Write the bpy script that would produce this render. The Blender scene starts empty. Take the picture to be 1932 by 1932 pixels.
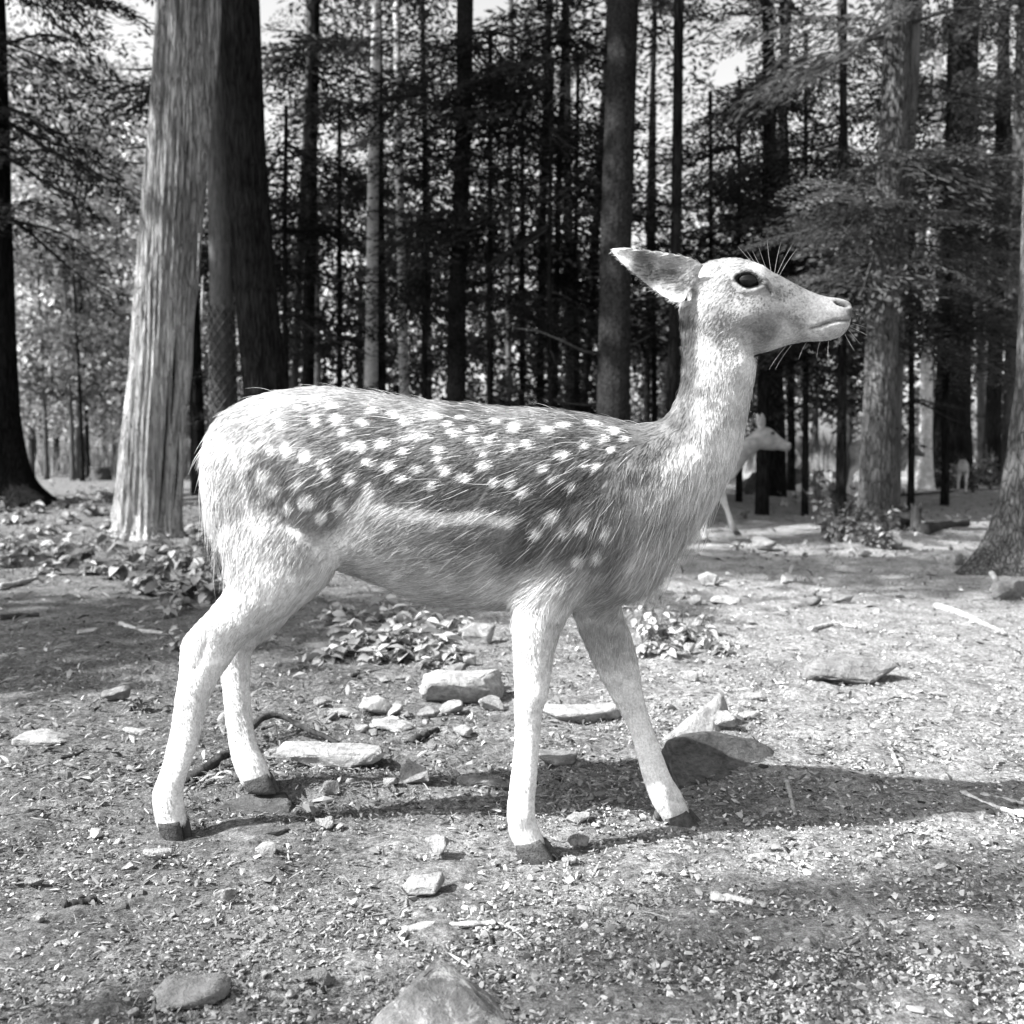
import bpy, bmesh, math, random
import numpy as np
from mathutils import Vector, Matrix
from mathutils.bvhtree import BVHTree

# ------------------------------------------------------------------ camera, sky, sun, exposure
scn = bpy.context.scene
COL = scn.collection
H_CAM = 0.75
PITCH = math.atan(121/1932)
cam = bpy.data.objects.new('camera', bpy.data.cameras.new('camera'))
COL.objects.link(cam)
cam.location = (0, 0, H_CAM)
cam.rotation_euler = (math.pi/2 - PITCH, 0, 0)
cam.data.sensor_width = 36
cam.data.lens = 36
cam.data.clip_start = 0.02
cam.data.clip_end = 600
cam.data.dof.use_dof = True
cam.data.dof.focus_distance = 1.9
cam.data.dof.aperture_fstop = 5.4
scn.camera = cam

SUN_EL = math.radians(44)
SUN_AZ = math.radians(20)          # light travels to +x, turned this much towards +y
LDIR = Vector((math.cos(SUN_EL)*math.cos(SUN_AZ), math.cos(SUN_EL)*math.sin(SUN_AZ), -math.sin(SUN_EL)))
sun = bpy.data.objects.new('sun', bpy.data.lights.new('sun', 'SUN'))
COL.objects.link(sun)
sun.rotation_euler = LDIR.to_track_quat('-Z', 'Y').to_euler()
sun.data.energy = 5.0
sun.data.angle = math.radians(0.53)
sun.data.color = (1, 1, 1)

world = bpy.data.worlds.new('World'); scn.world = world
world.use_nodes = True
wn = world.node_tree; wn.nodes.clear()
sky = wn.nodes.new('ShaderNodeTexSky'); sky.sky_type = 'NISHITA'; sky.sun_disc = False
sky.sun_elevation = SUN_EL
sky.sun_rotation = math.atan2(-LDIR.x, -LDIR.y)
sky.dust_density = 3.0
bw = wn.nodes.new('ShaderNodeRGBToBW')
bg = wn.nodes.new('ShaderNodeBackground'); bg.inputs['Strength'].default_value = 0.15
wo = wn.nodes.new('ShaderNodeOutputWorld')
wn.links.new(sky.outputs[0], bw.inputs[0]); wn.links.new(bw.outputs[0], bg.inputs[0]); wn.links.new(bg.outputs[0], wo.inputs[0])

scn.view_settings.view_transform = 'Standard'
scn.view_settings.look = 'None'
scn.view_settings.gamma = 1
scn.view_settings.use_curve_mapping = False
scn.view_settings.exposure = 1.55
scn.render.engine = 'CYCLES'
try:
    scn.cycles_curves.shape = 'RIBBONS'
    scn.cycles.max_bounces = 4; scn.cycles.diffuse_bounces = 3; scn.cycles.transmission_bounces = 2
    scn.cycles.transparent_max_bounces = 8
except Exception:
    pass

# ------------------------------------------------------------------ helpers
RNG = np.random.default_rng(7)
random.seed(7)
F0 = np.array([0, math.cos(PITCH), -math.sin(PITCH)])
U0 = np.array([0, math.sin(PITCH), math.cos(PITCH)])

def at(px, py, Y):
    """world point seen at (px, py) of the 1932-wide picture, at distance Y along +y"""
    px = np.asarray(px, float); py = np.asarray(py, float); Y = np.asarray(Y, float)
    cx = (px-966)/1932; cy = (966-py)/1932
    dy = F0[1]+cy*U0[1]; dz = F0[2]+cy*U0[2]
    t = Y/dy
    return np.stack([cx*t, Y*np.ones_like(t), H_CAM+dz*t], -1)

def proj(P):
    P = np.asarray(P, float)
    q = P-np.array([0, 0, H_CAM])
    f = q@F0; u = q@U0
    return 966+1932*q[..., 0]/f, 966-1932*u/f

def _hash(ix, iy, iz, seed):
    n = (ix*374761393+iy*668265263+iz*1440662683+seed*974634777) & 0xffffffff
    n = ((n ^ (n >> 13))*1274126177) & 0xffffffff
    n = ((n ^ (n >> 16))*2246822519) & 0xffffffff
    return ((n ^ (n >> 15)) & 0xffffff)/float(0xffffff)

def vnoise(P, seed=0):
    P = np.asarray(P, float)
    i = np.floor(P).astype(np.int64); f = P-i
    f = f*f*(3-2*f)
    out = 0
    for dx in (0, 1):
        for dy in (0, 1):
            for dz in (0, 1):
                w = (f[..., 0] if dx else 1-f[..., 0])*(f[..., 1] if dy else 1-f[..., 1])*(f[..., 2] if dz else 1-f[..., 2])
                out = out+w*_hash(i[..., 0]+dx, i[..., 1]+dy, i[..., 2]+dz, seed)
    return out*2-1

def fbm(P, seed=0, oct=4, gain=0.5):
    a = 1; s = 0; P = np.asarray(P, float)
    for k in range(oct):
        s = s+a*vnoise(P*(2**k), seed+k*17); a *= gain
    return s

def sstep(a, b, x):
    t = np.clip((x-a)/(b-a), 0, 1)
    return t*t*(3-2*t)

def mesh_np(name, V, F, mat=None, parent=None, smooth=True, tone=None, loc=None):
    """mesh object from numpy verts and an (n,k) face array or list of them"""
    V = np.asarray(V, np.float32)
    Fs = F if isinstance(F, list) else [F]
    Fs = [np.asarray(f, np.int32) for f in Fs if len(f)]
    me = bpy.data.meshes.new(name)
    nl = sum(f.size for f in Fs); nf = sum(len(f) for f in Fs)
    me.vertices.add(len(V)); me.vertices.foreach_set('co', V.ravel())
    me.loops.add(nl); me.polygons.add(nf)
    me.loops.foreach_set('vertex_index', np.concatenate([f.ravel() for f in Fs]))
    tot = np.concatenate([np.full(len(f), f.shape[1], np.int32) for f in Fs])
    st = np.concatenate([[0], np.cumsum(tot)[:-1]]).astype(np.int32)
    me.polygons.foreach_set('loop_start', st)
    me.polygons.foreach_set('loop_total', tot)
    me.update(calc_edges=True)
    me.polygons.foreach_set('use_smooth', np.full(nf, bool(smooth)))
    if tone is not None:
        a = me.attributes.new('tone', 'FLOAT', 'POINT')
        a.data.foreach_set('value', np.asarray(tone, np.float32))
    if mat: me.materials.append(mat)
    o = bpy.data.objects.new(name, me); COL.objects.link(o)
    if parent is not None: o.parent = parent
    if loc is not None: o.location = loc
    return o

def obj_of(name, me, parent=None, loc=None):
    o = bpy.data.objects.new(name, me); COL.objects.link(o)
    if parent is not None: o.parent = parent
    if loc is not None: o.location = loc
    return o

def tag(o, label=None, cat=None, group=None, kind=None):
    if label: o['label'] = label
    if cat: o['category'] = cat
    if group: o['group'] = group
    if kind: o['kind'] = kind
    return o

def thing(name, label, cat, loc=(0, 0, 0), group=None):
    o = bpy.data.objects.new(name, None); COL.objects.link(o)
    o.location = loc; o.empty_display_size = 0.1
    return tag(o, label, cat, group)

# ------------------------------------------------------------------ materials (black and white photograph: all greys)
class NT:
    def __init__(s, name):
        s.m = bpy.data.materials.new(name); s.m.use_nodes = True
        s.t = s.m.node_tree; s.t.nodes.clear()
        s.out = s.n('ShaderNodeOutputMaterial')
    def n(s, typ, **kw):
        nd = s.t.nodes.new(typ)
        for k, v in kw.items(): setattr(nd, k, v)
        return nd
    def l(s, a, b): s.t.links.new(a, b)
    def coord(s, scale=(1, 1, 1), rot=(0, 0, 0)):
        c = s.n('ShaderNodeTexCoord'); mp = s.n('ShaderNodeMapping')
        mp.inputs['Scale'].default_value = scale; mp.inputs['Rotation'].default_value = rot
        s.l(c.outputs['Object'], mp.inputs['Vector']); return mp.outputs[0]
    def noise(s, vec, scale, detail=6, rough=0.6, dist=0):
        nd = s.n('ShaderNodeTexNoise'); nd.inputs['Scale'].default_value = scale
        nd.inputs['Detail'].default_value = detail; nd.inputs['Roughness'].default_value = rough
        nd.inputs['Distortion'].default_value = dist
        s.l(vec, nd.inputs['Vector']); return nd.outputs[0]
    def vor(s, vec, scale, feat='F1', out=0):
        nd = s.n('ShaderNodeTexVoronoi', feature=feat); nd.inputs['Scale'].default_value = scale
        s.l(vec, nd.inputs['Vector']); return nd.outputs[out]
    def ramp(s, fac, stops):
        nd = s.n('ShaderNodeValToRGB'); e = nd.color_ramp.elements
        while len(e) < len(stops): e.new(0.5)
        for i, (p, v) in enumerate(stops):
            e[i].position = p; e[i].color = (v, v, v, 1)
        s.l(fac, nd.inputs[0]); return nd.outputs[0]
    def math(s, op, a, b=None):
        nd = s.n('ShaderNodeMath', operation=op)
        for i, x in enumerate((a, b)):
            if x is None: continue
            if isinstance(x, (int, float)): nd.inputs[i].default_value = x
            else: s.l(x, nd.inputs[i])
        return nd.outputs[0]
    def attr(s, name, out='Fac'):
        nd = s.n('ShaderNodeAttribute'); nd.attribute_name = name; return nd.outputs[out]
    def bump(s, h, dist, strength=1.0, prev=None):
        nd = s.n('ShaderNodeBump'); nd.inputs['Distance'].default_value = dist; nd.inputs['Strength'].default_value = strength
        s.l(h, nd.inputs['Height'])
        if prev is not None: s.l(prev, nd.inputs['Normal'])
        return nd.outputs[0]
    def pbr(s, col, rough=0.85, nrm=None, spec=0.25):
        if rough >= 0.8:                       # matt surfaces: plain diffuse
            b = s.n('ShaderNodeBsdfDiffuse'); s.b = b
            if isinstance(col, (int, float)): b.inputs[0].default_value = (col, col, col, 1)
            else: s.l(col, b.inputs[0])
            if nrm is not None: s.l(nrm, b.inputs['Normal'])
            s.l(b.outputs[0], s.out.inputs[0]); return s.m
        b = s.n('ShaderNodeBsdfPrincipled'); s.b = b
        if isinstance(col, (int, float)): b.inputs['Base Color'].default_value = (col, col, col, 1)
        else: s.l(col, b.inputs['Base Color'])
        b.inputs['Roughness'].default_value = rough
        b.inputs['Specular IOR Level'].default_value = spec
        if nrm is not None: s.l(nrm, b.inputs['Normal'])
        s.l(b.outputs[0], s.out.inputs[0]); return s.m

def rock_mat(name, base, lichen=0.0, strata=False):
    t = NT(name)
    v = t.coord((1, 1, 2.6) if strata else (1, 1, 1), (0.2, 0.3, 0) if strata else (0, 0, 0))
    n1 = t.noise(v, 9, 10, 0.65, 0.6); n2 = t.noise(v, 60, 6, 0.7); n3 = t.noise(v, 260, 3, 0.6)
    c = t.ramp(n1, [(0.3, base*0.62), (0.5, base), (0.7, min(base*1.35, .8))])
    sp = t.ramp(n2, [(0.35, 0.62), (0.55, 1.0), (0.72, 1.18)])
    c2 = t.math('MULTIPLY', c, sp)
    if lichen:
        ln = t.ramp(t.noise(v, 20, 10, 0.8, 0.6), [(0.5, 0.0), (0.6, 1.0)])
        c2 = t.math('ADD', c2, t.math('MULTIPLY', ln, lichen))
    dk = t.ramp(t.vor(v, 120), [(0.05, 0.55), (0.14, 1.0)])
    c2 = t.math('MULTIPLY', c2, dk)
    b = t.bump(n1, 0.03, 0.8); b = t.bump(n2, 0.008, 1.0, b); b = t.bump(n3, 0.003, 0.9, b)
    return t.pbr(c2, 0.9, b, 0.2)

def bark_mat(name, base, vscale=14, stretch=0.09, contrast=1.0, bumpd=0.02, smooth_bands=False, crack=0.0, bare_z=None):
    t = NT(name)
    v = t.coord((1, 1, stretch)); v1 = t.coord((1, 1, 1))
    n = t.noise(v, vscale, 8, 0.65, 0.8); nf = t.noise(v, vscale*4, 6, 0.7, 0.8); big = t.noise(v1, 1.6, 4, 0.6)
    lo = base*(1-0.75*contrast)
    c = t.ramp(n, [(0.33, max(lo, 0.008)), (0.5, base), (0.68, base*(1+0.5*contrast))])
    c = t.math('MULTIPLY', c, t.ramp(nf, [(0.3, 0.6), (0.65, 1.25)]))
    c = t.math('MULTIPLY', c, t.ramp(big, [(0.3, 0.6), (0.7, 1.3)]))
    b = t.bump(n, bumpd, 0.9); b = t.bump(nf, bumpd*0.3, 0.9, b)
    if crack:
        nz = t.n('ShaderNodeTexNoise'); nz.inputs['Scale'].default_value = 7; t.l(v1, nz.inputs['Vector'])
        ad = t.n('ShaderNodeVectorMath', operation='MULTIPLY_ADD'); t.l(nz.outputs['Color'], ad.inputs[0]); ad.inputs[1].default_value = (.03, .03, .012); t.l(v, ad.inputs[2])
        e = t.vor(ad.outputs[0], crack, 'DISTANCE_TO_EDGE')
        ck = t.ramp(e, [(0.0, 0.42), (0.12, 0.85), (0.3, 1.0)])
        if bare_z is not None:
            sp = t.n('ShaderNodeSeparateXYZ'); t.l(v1, sp.inputs[0])
            zz = t.math('ADD', sp.outputs[2], t.math('MULTIPLY', t.math('SUBTRACT', big, 0.5), 1.6))
            m = t.ramp(t.math('DIVIDE', zz, bare_z*2), [(0.42, 0.0), (0.58, 1.0)])
            inv = t.math('SUBTRACT', 1.0, m)
            ck = t.math('ADD', t.math('MULTIPLY', ck, m), t.math('MULTIPLY', t.ramp(e, [(0.0, 0.75), (0.06, 1.2)]), inv))
        c = t.math('MULTIPLY', c, ck); b = t.bump(ck, bumpd*1.2, 0.8, b)
    if smooth_bands:
        vb = t.coord((0.5, 0.5, 6)); m = t.ramp(t.noise(vb, 3.5, 6, 0.7, 0.3), [(0.34, 0.12), (0.42, 1.0)])
        c = t.math('MULTIPLY', c, m)
    return t.pbr(c, 0.92, b, 0.12)

def tone_mat(name, rough=0.9, spec=0.1, trans=0.0, grain=0.0):
    t = NT(name)
    c = t.attr('tone')
    if grain:
        g = t.noise(t.coord(), grain, 5, 0.6)
        c = t.math('MULTIPLY', c, t.ramp(g, [(0.3, 0.7), (0.7, 1.25)]))
    t.pbr(c, rough, None, spec)
    if trans:
        tr = t.n('ShaderNodeBsdfTranslucent'); t.l(c, tr.inputs[0])
        mx = t.n('ShaderNodeMixShader'); mx.inputs[0].default_value = trans
        b = t.b
        t.l(b.outputs[0], mx.inputs[1]); t.l(tr.outputs[0], mx.inputs[2]); t.l(mx.outputs[0], t.out.inputs[0])
    return t.m

M_LEAF = tone_mat('leaf', 0.9, 0.35, 0.35)
M_PLANT = tone_mat('plant_leaf', 0.6, 0.3, 0.25)
M_CHIP = tone_mat('gravel_chip', 0.9, 0.15)
M_SKIN = tone_mat('deer_skin', 0.9, 0.05, 0.0, 220)
M_ROCK = rock_mat('rock_pale', 0.34)
M_ROCK_MID = rock_mat('rock_mid', 0.22)
M_ROCK_DARK = rock_mat('rock_dark', 0.10, 0.03, True)
M_ROCK_LICH = rock_mat('rock_lichen', 0.2, 0.3)
M_WOOD = bark_mat('weathered_wood', 0.42, 60, 0.12, 0.8, 0.004)
M_STICK = bark_mat('dark_stick', 0.05, 60, 0.2, 0.8, 0.003)
M_TWIG = bark_mat('pale_twig', 0.3, 60, 0.2, 0.6, 0.003)
M_CEDAR = bark_mat('cedar_bark', 0.33, 34, 0.05, 0.95, 0.03, False, 48, 1.9)
M_BARK = bark_mat('dark_bark', 0.026, 30, 0.09, 0.8, 0.025, False, 44)
M_BARK2 = bark_mat('scaly_bark', 0.036, 46, 0.35, 0.75, 0.012, False, 70)
M_BARKM = bark_mat('mid_bark', 0.085, 24, 0.15, 0.75, 0.015)
M_BARK_RT = bark_mat('flaking_bark', 0.12, 34, 0.16, 0.9, 0.02, False, 50)
M_BIRCH = bark_mat('birch_bark', 0.55, 5, 1.2, 0.25, 0.004, True)
M_STEM = NT('plant_stem').pbr(0.1, 0.8)
M_HOOF = rock_mat('hoof_horn', 0.09)
M_WIRE = NT('wire').pbr(0.05, 0.5)
def _eye():
    t = NT('eye_gloss'); m = t.pbr(0.004, 0.05, None, 0.25); return m
M_EYE = _eye()

def ground_mat():
    t = NT('gravel_ground')
    v = t.coord()
    big = t.noise(v, 0.9, 5, 0.6); mid = t.noise(v, 7, 8, 0.7, 0.4); fine = t.noise(v, 70, 6, 0.75); grit = t.noise(v, 320, 4, 0.7)
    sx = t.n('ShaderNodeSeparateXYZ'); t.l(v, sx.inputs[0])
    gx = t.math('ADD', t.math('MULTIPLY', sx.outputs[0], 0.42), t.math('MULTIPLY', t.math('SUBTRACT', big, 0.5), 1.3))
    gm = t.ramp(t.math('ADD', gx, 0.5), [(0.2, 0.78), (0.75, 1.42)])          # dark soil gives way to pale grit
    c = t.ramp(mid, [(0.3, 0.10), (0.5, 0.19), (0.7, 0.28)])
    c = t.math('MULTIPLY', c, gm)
    c = t.math('MULTIPLY', c, t.ramp(fine, [(0.34, 0.32), (0.5, 1.0), (0.66, 1.6)]))
    c = t.math('MULTIPLY', c, t.ramp(grit, [(0.32, 0.45), (0.68, 1.45)]))
    chips = t.ramp(t.vor(v, 95, 'F1', 0), [(0.12, 1.5), (0.3, 1.0)])
    c = t.math('MULTIPLY', c, chips)
    b = t.bump(mid, 0.03, 0.6); b = t.bump(fine, 0.012, 1.0, b); b = t.bump(grit, 0.005, 1.0, b)
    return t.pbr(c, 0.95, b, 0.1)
M_GROUND = ground_mat()

# ------------------------------------------------------------------ ground
def gh(x, y):
    x = np.asarray(x, float); y = np.asarray(y, float)
    P = np.stack([x, y, np.zeros_like(x)], -1)
    amp = 0.004+0.012*sstep(2.3, 3.2, y)+0.03*sstep(3.0, 9.0, y)
    z = amp*fbm(P*0.9, 3, 3)
    z = z+0.034*np.exp(-(((x+0.50)/0.24)**2))*sstep(2.10, 2.15, y)*sstep(2.36, 2.2, y)
    z = z-0.010*np.exp(-(((x-0.05)/0.15)**2+((y-1.85)/0.12)**2))-0.020*np.exp(-(((x+0.64)/0.13)**2+((y-1.95)/0.1)**2))
    z = z+0.10*sstep(6, 12, y)*np.exp(-((x+4.0)/2.6)**2)
    return z

def ground_at(px, py):
    Y = 1449/max(py-845, 6)
    for _ in range(8):
        p = at(px, py, Y); g = float(gh(p[0], p[1]))
        # move along the ray so that z meets the ground
        t = (H_CAM-g)/(H_CAM-p[2]); Y = Y*t
    p = at(px, py, Y); p[2] = float(gh(p[0], p[1]))
    return p

def build_ground():
    xs = np.concatenate([-np.geomspace(150, 2.0, 70), np.arange(-1.95, 1.96, 0.014), np.geomspace(2.0, 150, 70)])
    ys = np.concatenate([-np.geomspace(60, 1.0, 14), np.linspace(-0.9, 1.0, 12), np.arange(1.05, 3.3, 0.013), np.geomspace(3.32, 10, 100), np.geomspace(10.15, 260, 70)])
    X, Y = np.meshgrid(xs, ys)
    Z = gh(X, Y)
    P = np.stack([X, Y, np.zeros_like(X)], -1)
    near = 1-sstep(5, 14, Y)
    Z = Z+near*(0.007*fbm(P*9, 11, 4, 0.6)+0.005*np.abs(fbm(P*34, 23, 3, 0.65)))+0.02*sstep(3, 8, Y)*fbm(P*2.6, 29, 4, .6)
    nx, ny = len(xs), len(ys)
    V = np.stack([X, Y, Z], -1).reshape(-1, 3)
    i = np.arange(nx*ny).reshape(ny, nx)
    F = np.stack([i[:-1, :-1], i[:-1, 1:], i[1:, 1:], i[1:, :-1]], -1).reshape(-1, 4)
    o = mesh_np('ground', V, F, M_GROUND)
    tag(o, kind='structure')
build_ground()

def hull_template(n, rng, flat=1.0):
    p = rng.normal(size=(n, 3)); p /= np.linalg.norm(p, axis=1)[:, None]
    p *= rng.uniform(0.75, 1.1, (n, 1)); p[:, 2] *= flat
    bm = bmesh.new()
    for q in p: bm.verts.new(q)
    bmesh.ops.convex_hull(bm, input=bm.verts)
    loose = [v for v in bm.verts if not v.link_faces]
    bmesh.ops.delete(bm, geom=loose, context='VERTS')
    bmesh.ops.triangulate(bm, faces=bm.faces)
    bm.verts.index_update()
    V = np.array([v.co[:] for v in bm.verts]); F = np.array([[v.index for v in f.verts] for f in bm.faces])
    bm.free(); return V, F

def rand_rot(rng, n, tilt=0.5):
    """rotation matrices: any yaw, limited tilt"""
    a = rng.uniform(0, 2*np.pi, n); b = rng.normal(0, tilt, n); c = rng.normal(0, tilt, n)
    def R(ax, t):
        M = np.zeros((n, 3, 3)); co, si = np.cos(t), np.sin(t); i, j, k = [(0, 1, 2), (1, 2, 0), (2, 0, 1)][ax]
        M[:, i, i] = 1; M[:, j, j] = co; M[:, k, k] = co; M[:, j, k] = -si; M[:, k, j] = si; return M
    return R(2, a)@R(0, b)@R(1, c)

def scatter(templates, pos, rot, scale, tone, rng):
    """place copies of (V,F) templates; scale (n,3)"""
    Vs, Fs, Ts = [], [], []; off = 0
    which = rng.integers(0, len(templates), len(pos))
    for k, (V, F) in enumerate(templates):
        s = which == k
        if not s.any(): continue
        W = np.einsum('nij,nvj->nvi', rot[s], V[None]*scale[s][:, None, :])+pos[s][:, None, :]
        n = s.sum(); nv = len(V)
        Vs.append(W.reshape(-1, 3)); Fs.append((F[None]+(np.arange(n)*nv)[:, None, None]+off).reshape(-1, F.shape[1]))
        Ts.append(np.repeat(tone[s], nv)); off += n*nv
    return np.concatenate(Vs), Fs, np.concatenate(Ts)

def ground_samples(rng, n, y0, y1, half=0.56, power=2.0):
    """points spread about evenly over the picture's ground"""
    u = rng.uniform(1/y1, 1/y0, n); y = 1/u
    x = rng.uniform(-half, half, n)*y*1.0
    return x, y

def build_gravel():
    rng = np.random.default_rng(5)
    T = [hull_template(int(k), rng, 0.55) for k in (6, 6, 7, 7, 8, 8)]
    n = 80000
    x, y = ground_samples(rng, n, 1.22, 7.5)
    d = fbm(np.stack([x*2.2, y*2.2, 0*x], -1), 71, 3)
    right = sstep(-0.5, 0.6, x)
    keep = rng.uniform(0, 1, n) < np.clip(0.35+0.55*right+0.45*d, 0.12, 1)*(1-0.75*sstep(3.0, 6.0, y))
    x, y = x[keep], y[keep]; n = len(x)
    s = np.exp(rng.normal(math.log(0.0029), 0.45, n))*(0.8+0.16*y)
    s = np.minimum(s, 0.02)
    z = gh(x, y)+s*0.35+0.003
    tone = np.clip(rng.lognormal(math.log(0.22), 0.38, n), 0.05, 0.45)
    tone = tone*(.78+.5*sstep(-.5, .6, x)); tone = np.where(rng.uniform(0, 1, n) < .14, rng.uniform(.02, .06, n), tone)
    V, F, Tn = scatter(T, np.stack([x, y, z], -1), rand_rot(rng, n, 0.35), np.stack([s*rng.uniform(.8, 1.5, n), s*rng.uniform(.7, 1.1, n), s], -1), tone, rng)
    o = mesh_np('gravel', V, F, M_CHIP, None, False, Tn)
    tag(o, 'loose grey gravel chips strewn over the bare ground', 'gravel', kind='stuff')
    # litter: needles, bark flakes, straw
    n = 16000
    x, y = ground_samples(rng, n, 1.22, 9.0, 0.6)
    keep = rng.uniform(0, 1, n) < np.clip(0.75-0.4*sstep(-0.3, 0.8, x)+0.3*sstep(3, 6, y), 0.2, 1)
    x, y = x[keep], y[keep]; n = len(x)
    Q = np.array([[-1, -.12, 0], [-.1, -.5, .25], [.9, -.2, 0], [1.1, .1, .1], [.2, .45, .35], [-.8, .3, .05]]); QF = np.array([[0, 1, 4, 5], [1, 2, 3, 4]])
    Q2 = np.array([[-1, -.1, 0], [0, -.12, .3], [1, -.06, .1], [1, .06, .1], [0, .12, .3], [-1, .1, 0]])
    ln = np.minimum(np.exp(rng.normal(math.log(0.0032), 0.4, n)), 0.008)*(0.85+0.12*y)
    st = rng.uniform(0, 1, n) < 0.3
    sc = np.stack([np.where(st, ln*2.6, ln), np.where(st, ln*0.9, ln*1.1), np.where(st, ln*0.5, ln*0.8)], -1)
    z = gh(x, y)+0.006+0.3*sc[:, 2]
    tone = np.clip(rng.lognormal(math.log(0.17), 0.5, n), 0.03, 0.36)
    m = 26000
    x2, y2 = ground_samples(rng, m, 2.0, 11.0, 0.6); kk = rng.uniform(0, 1, m) < np.clip(.9-.55*sstep(-.1, .9, x2/y2*2), .25, 1); x2, y2 = x2[kk], y2[kk]; m = len(x2)
    l2 = np.minimum(np.exp(rng.normal(math.log(.0034), .45, m)), .01)*(.7+.33*y2)
    x = np.concatenate([x, x2]); y = np.concatenate([y, y2]); n = len(x)
    sc = np.concatenate([sc, np.stack([l2*1.6, l2*.9, l2*1.3], -1)])
    z = gh(x, y)+.005+.3*sc[:, 2]; tone = np.concatenate([tone, np.clip(rng.lognormal(math.log(.12), .6, m), .02, .32)])
    V, F, Tn = scatter([(Q, QF), (Q2, QF)], np.stack([x, y, z], -1), rand_rot(rng, n, 0.35), sc, tone, rng)
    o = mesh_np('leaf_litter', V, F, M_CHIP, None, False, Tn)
    tag(o, 'dry needles, bark flakes and straw littering the ground', 'litter', kind='stuff')
build_gravel()

# ------------------------------------------------------------------ tubes (trunks, limbs, sticks)
def tube(path, rad, seg=12, disp=None, cap=True):
    path = np.asarray(path, float); rad = np.asarray(rad, float); n = len(path)
    T = np.gradient(path, axis=0); T /= np.linalg.norm(T, axis=1)[:, None]
    ref = np.array([0., 1., 0.]) if abs(T[0][1]) < 0.9 else np.array([1., 0, 0])
    A = np.cross(T, ref); A /= np.linalg.norm(A, axis=1)[:, None]
    B = np.cross(T, A)
    th = np.arange(seg)/seg*2*np.pi
    R = rad[:, None]*np.ones((1, seg))
    if disp is not None: R = R+disp(np.broadcast_to(th, (n, seg)), np.broadcast_to(np.linspace(0, 1, n)[:, None], (n, seg)), R)
    V = path[:, None]+R[..., None]*(np.cos(th)[None, :, None]*A[:, None]+np.sin(th)[None, :, None]*B[:, None])
    V = V.reshape(-1, 3)
    i = np.arange(n*seg).reshape(n, seg); j = np.roll(i, -1, axis=1)
    F = [np.stack([i[:-1], i[1:], j[1:], j[:-1]], -1).reshape(-1, 4)]
    if cap:
        V = np.concatenate([V, path[:1], path[-1:]]); c0 = n*seg; c1 = c0+1
        F.append(np.concatenate([np.stack([np.full(seg, c0), i[0], j[0]], -1), np.stack([np.full(seg, c1), j[-1], i[-1]], -1)]))
    return V, F

def resample(path, rad, n):
    path = np.asarray(path, float); rad = np.asarray(rad, float)
    s = np.concatenate([[0], np.cumsum(np.linalg.norm(np.diff(path, axis=0), axis=1))])
    t = np.linspace(0, s[-1], n)
    # smooth (Catmull-like) by interpolating and light filtering
    P = np.stack([np.interp(t, s, path[:, k]) for k in range(3)], -1); R = np.interp(t, s, rad)
    for _ in range(2):
        P[1:-1] = 0.5*P[1:-1]+0.25*(P[:-2]+P[2:]); R[1:-1] = 0.5*R[1:-1]+0.25*(R[:-2]+R[2:])
    return P, R

# ------------------------------------------------------------------ foliage templates
def hemlock_bough(rng, nt=15, per=9, w=0.020, l=0.075, droop=0.22, spread=0.5):
    """flat drooping conifer spray: quads along twigs; unit length along +x"""
    Q = []
    for k in range(nt):
        x = 0.06+0.92*k/nt
        for sd in (-1, 1):
            L = spread*(1-x)**0.8*rng.uniform(0.7, 1.15)+0.09
            a = math.radians(rng.uniform(42, 62))
            d = np.array([math.cos(a), sd*math.sin(a), 0])
            m = max(3, int(per*L/0.4))
            for q in range(m):
                s = (q+0.4)/m*L
                p = np.array([x, 0, -droop*x*x])+d*s; p[2] -= 0.25*s*s+rng.normal(0, 0.012)
                b = rng.choice([-1, 1])*math.radians(rng.uniform(10, 55))
                e = np.array([d[0]*math.cos(b)-d[1]*math.sin(b), d[0]*math.sin(b)+d[1]*math.cos(b), rng.normal(-0.15, 0.2)])
                e /= np.linalg.norm(e)
                nrm = np.array([rng.normal(0, .35), rng.normal(0, .35), 1.0]); nrm /= np.linalg.norm(nrm)
                c = np.cross(nrm, e); c /= np.linalg.norm(c)
                ll = l*rng.uniform(.7, 1.3); ww = w*rng.uniform(.7, 1.3)
                Q.append([p, p+e*ll*.5+c*ww*.5, p+e*ll, p+e*ll*.5-c*ww*.5])
    return np.array(Q)

def leaf_clump(rng, n=55, size=0.16, flat=0.6):
    Q = []
    for _ in range(n):
        p = rng.normal(size=3); p /= np.linalg.norm(p); p *= rng.uniform(0.25, 1)**0.5; p[2] *= flat
        e = rng.normal(size=3); e[2] -= 0.4; e /= np.linalg.norm(e)
        nr = rng.normal(size=3); nr[2] += 0.8
        c = np.cross(nr, e); c /= np.linalg.norm(c)
        s = size*rng.uniform(.6, 1.3)
        Q.append([p, p+e*s*.5+c*s*.32, p+e*s, p+e*s*.5-c*s*.32])
    return np.array(Q)

_r = np.random.default_rng(21)
HEM = [hemlock_bough(_r, 17, 12, 0.017, 0.056) for _ in range(5)]
HEM_FAR = [hemlock_bough(_r, 12, 8, 0.024, 0.082) for _ in range(5)]
HEM_FINE = [hemlock_bough(_r, 24, 26, 0.011, 0.034, 0.25, 0.42) for _ in range(3)]
HEM_BIG = [hemlock_bough(_r, 9, 6, 0.05, 0.15, 0.2, 0.5) for _ in range(3)]
LEAFY = [leaf_clump(_r, 46, 0.24) for _ in range(5)]
LEAFY_BIG = [leaf_clump(_r, 30, 0.36) for _ in range(3)]
LEAFY_FINE = [leaf_clump(_r, 110, 0.10) for _ in range(4)]

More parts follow.
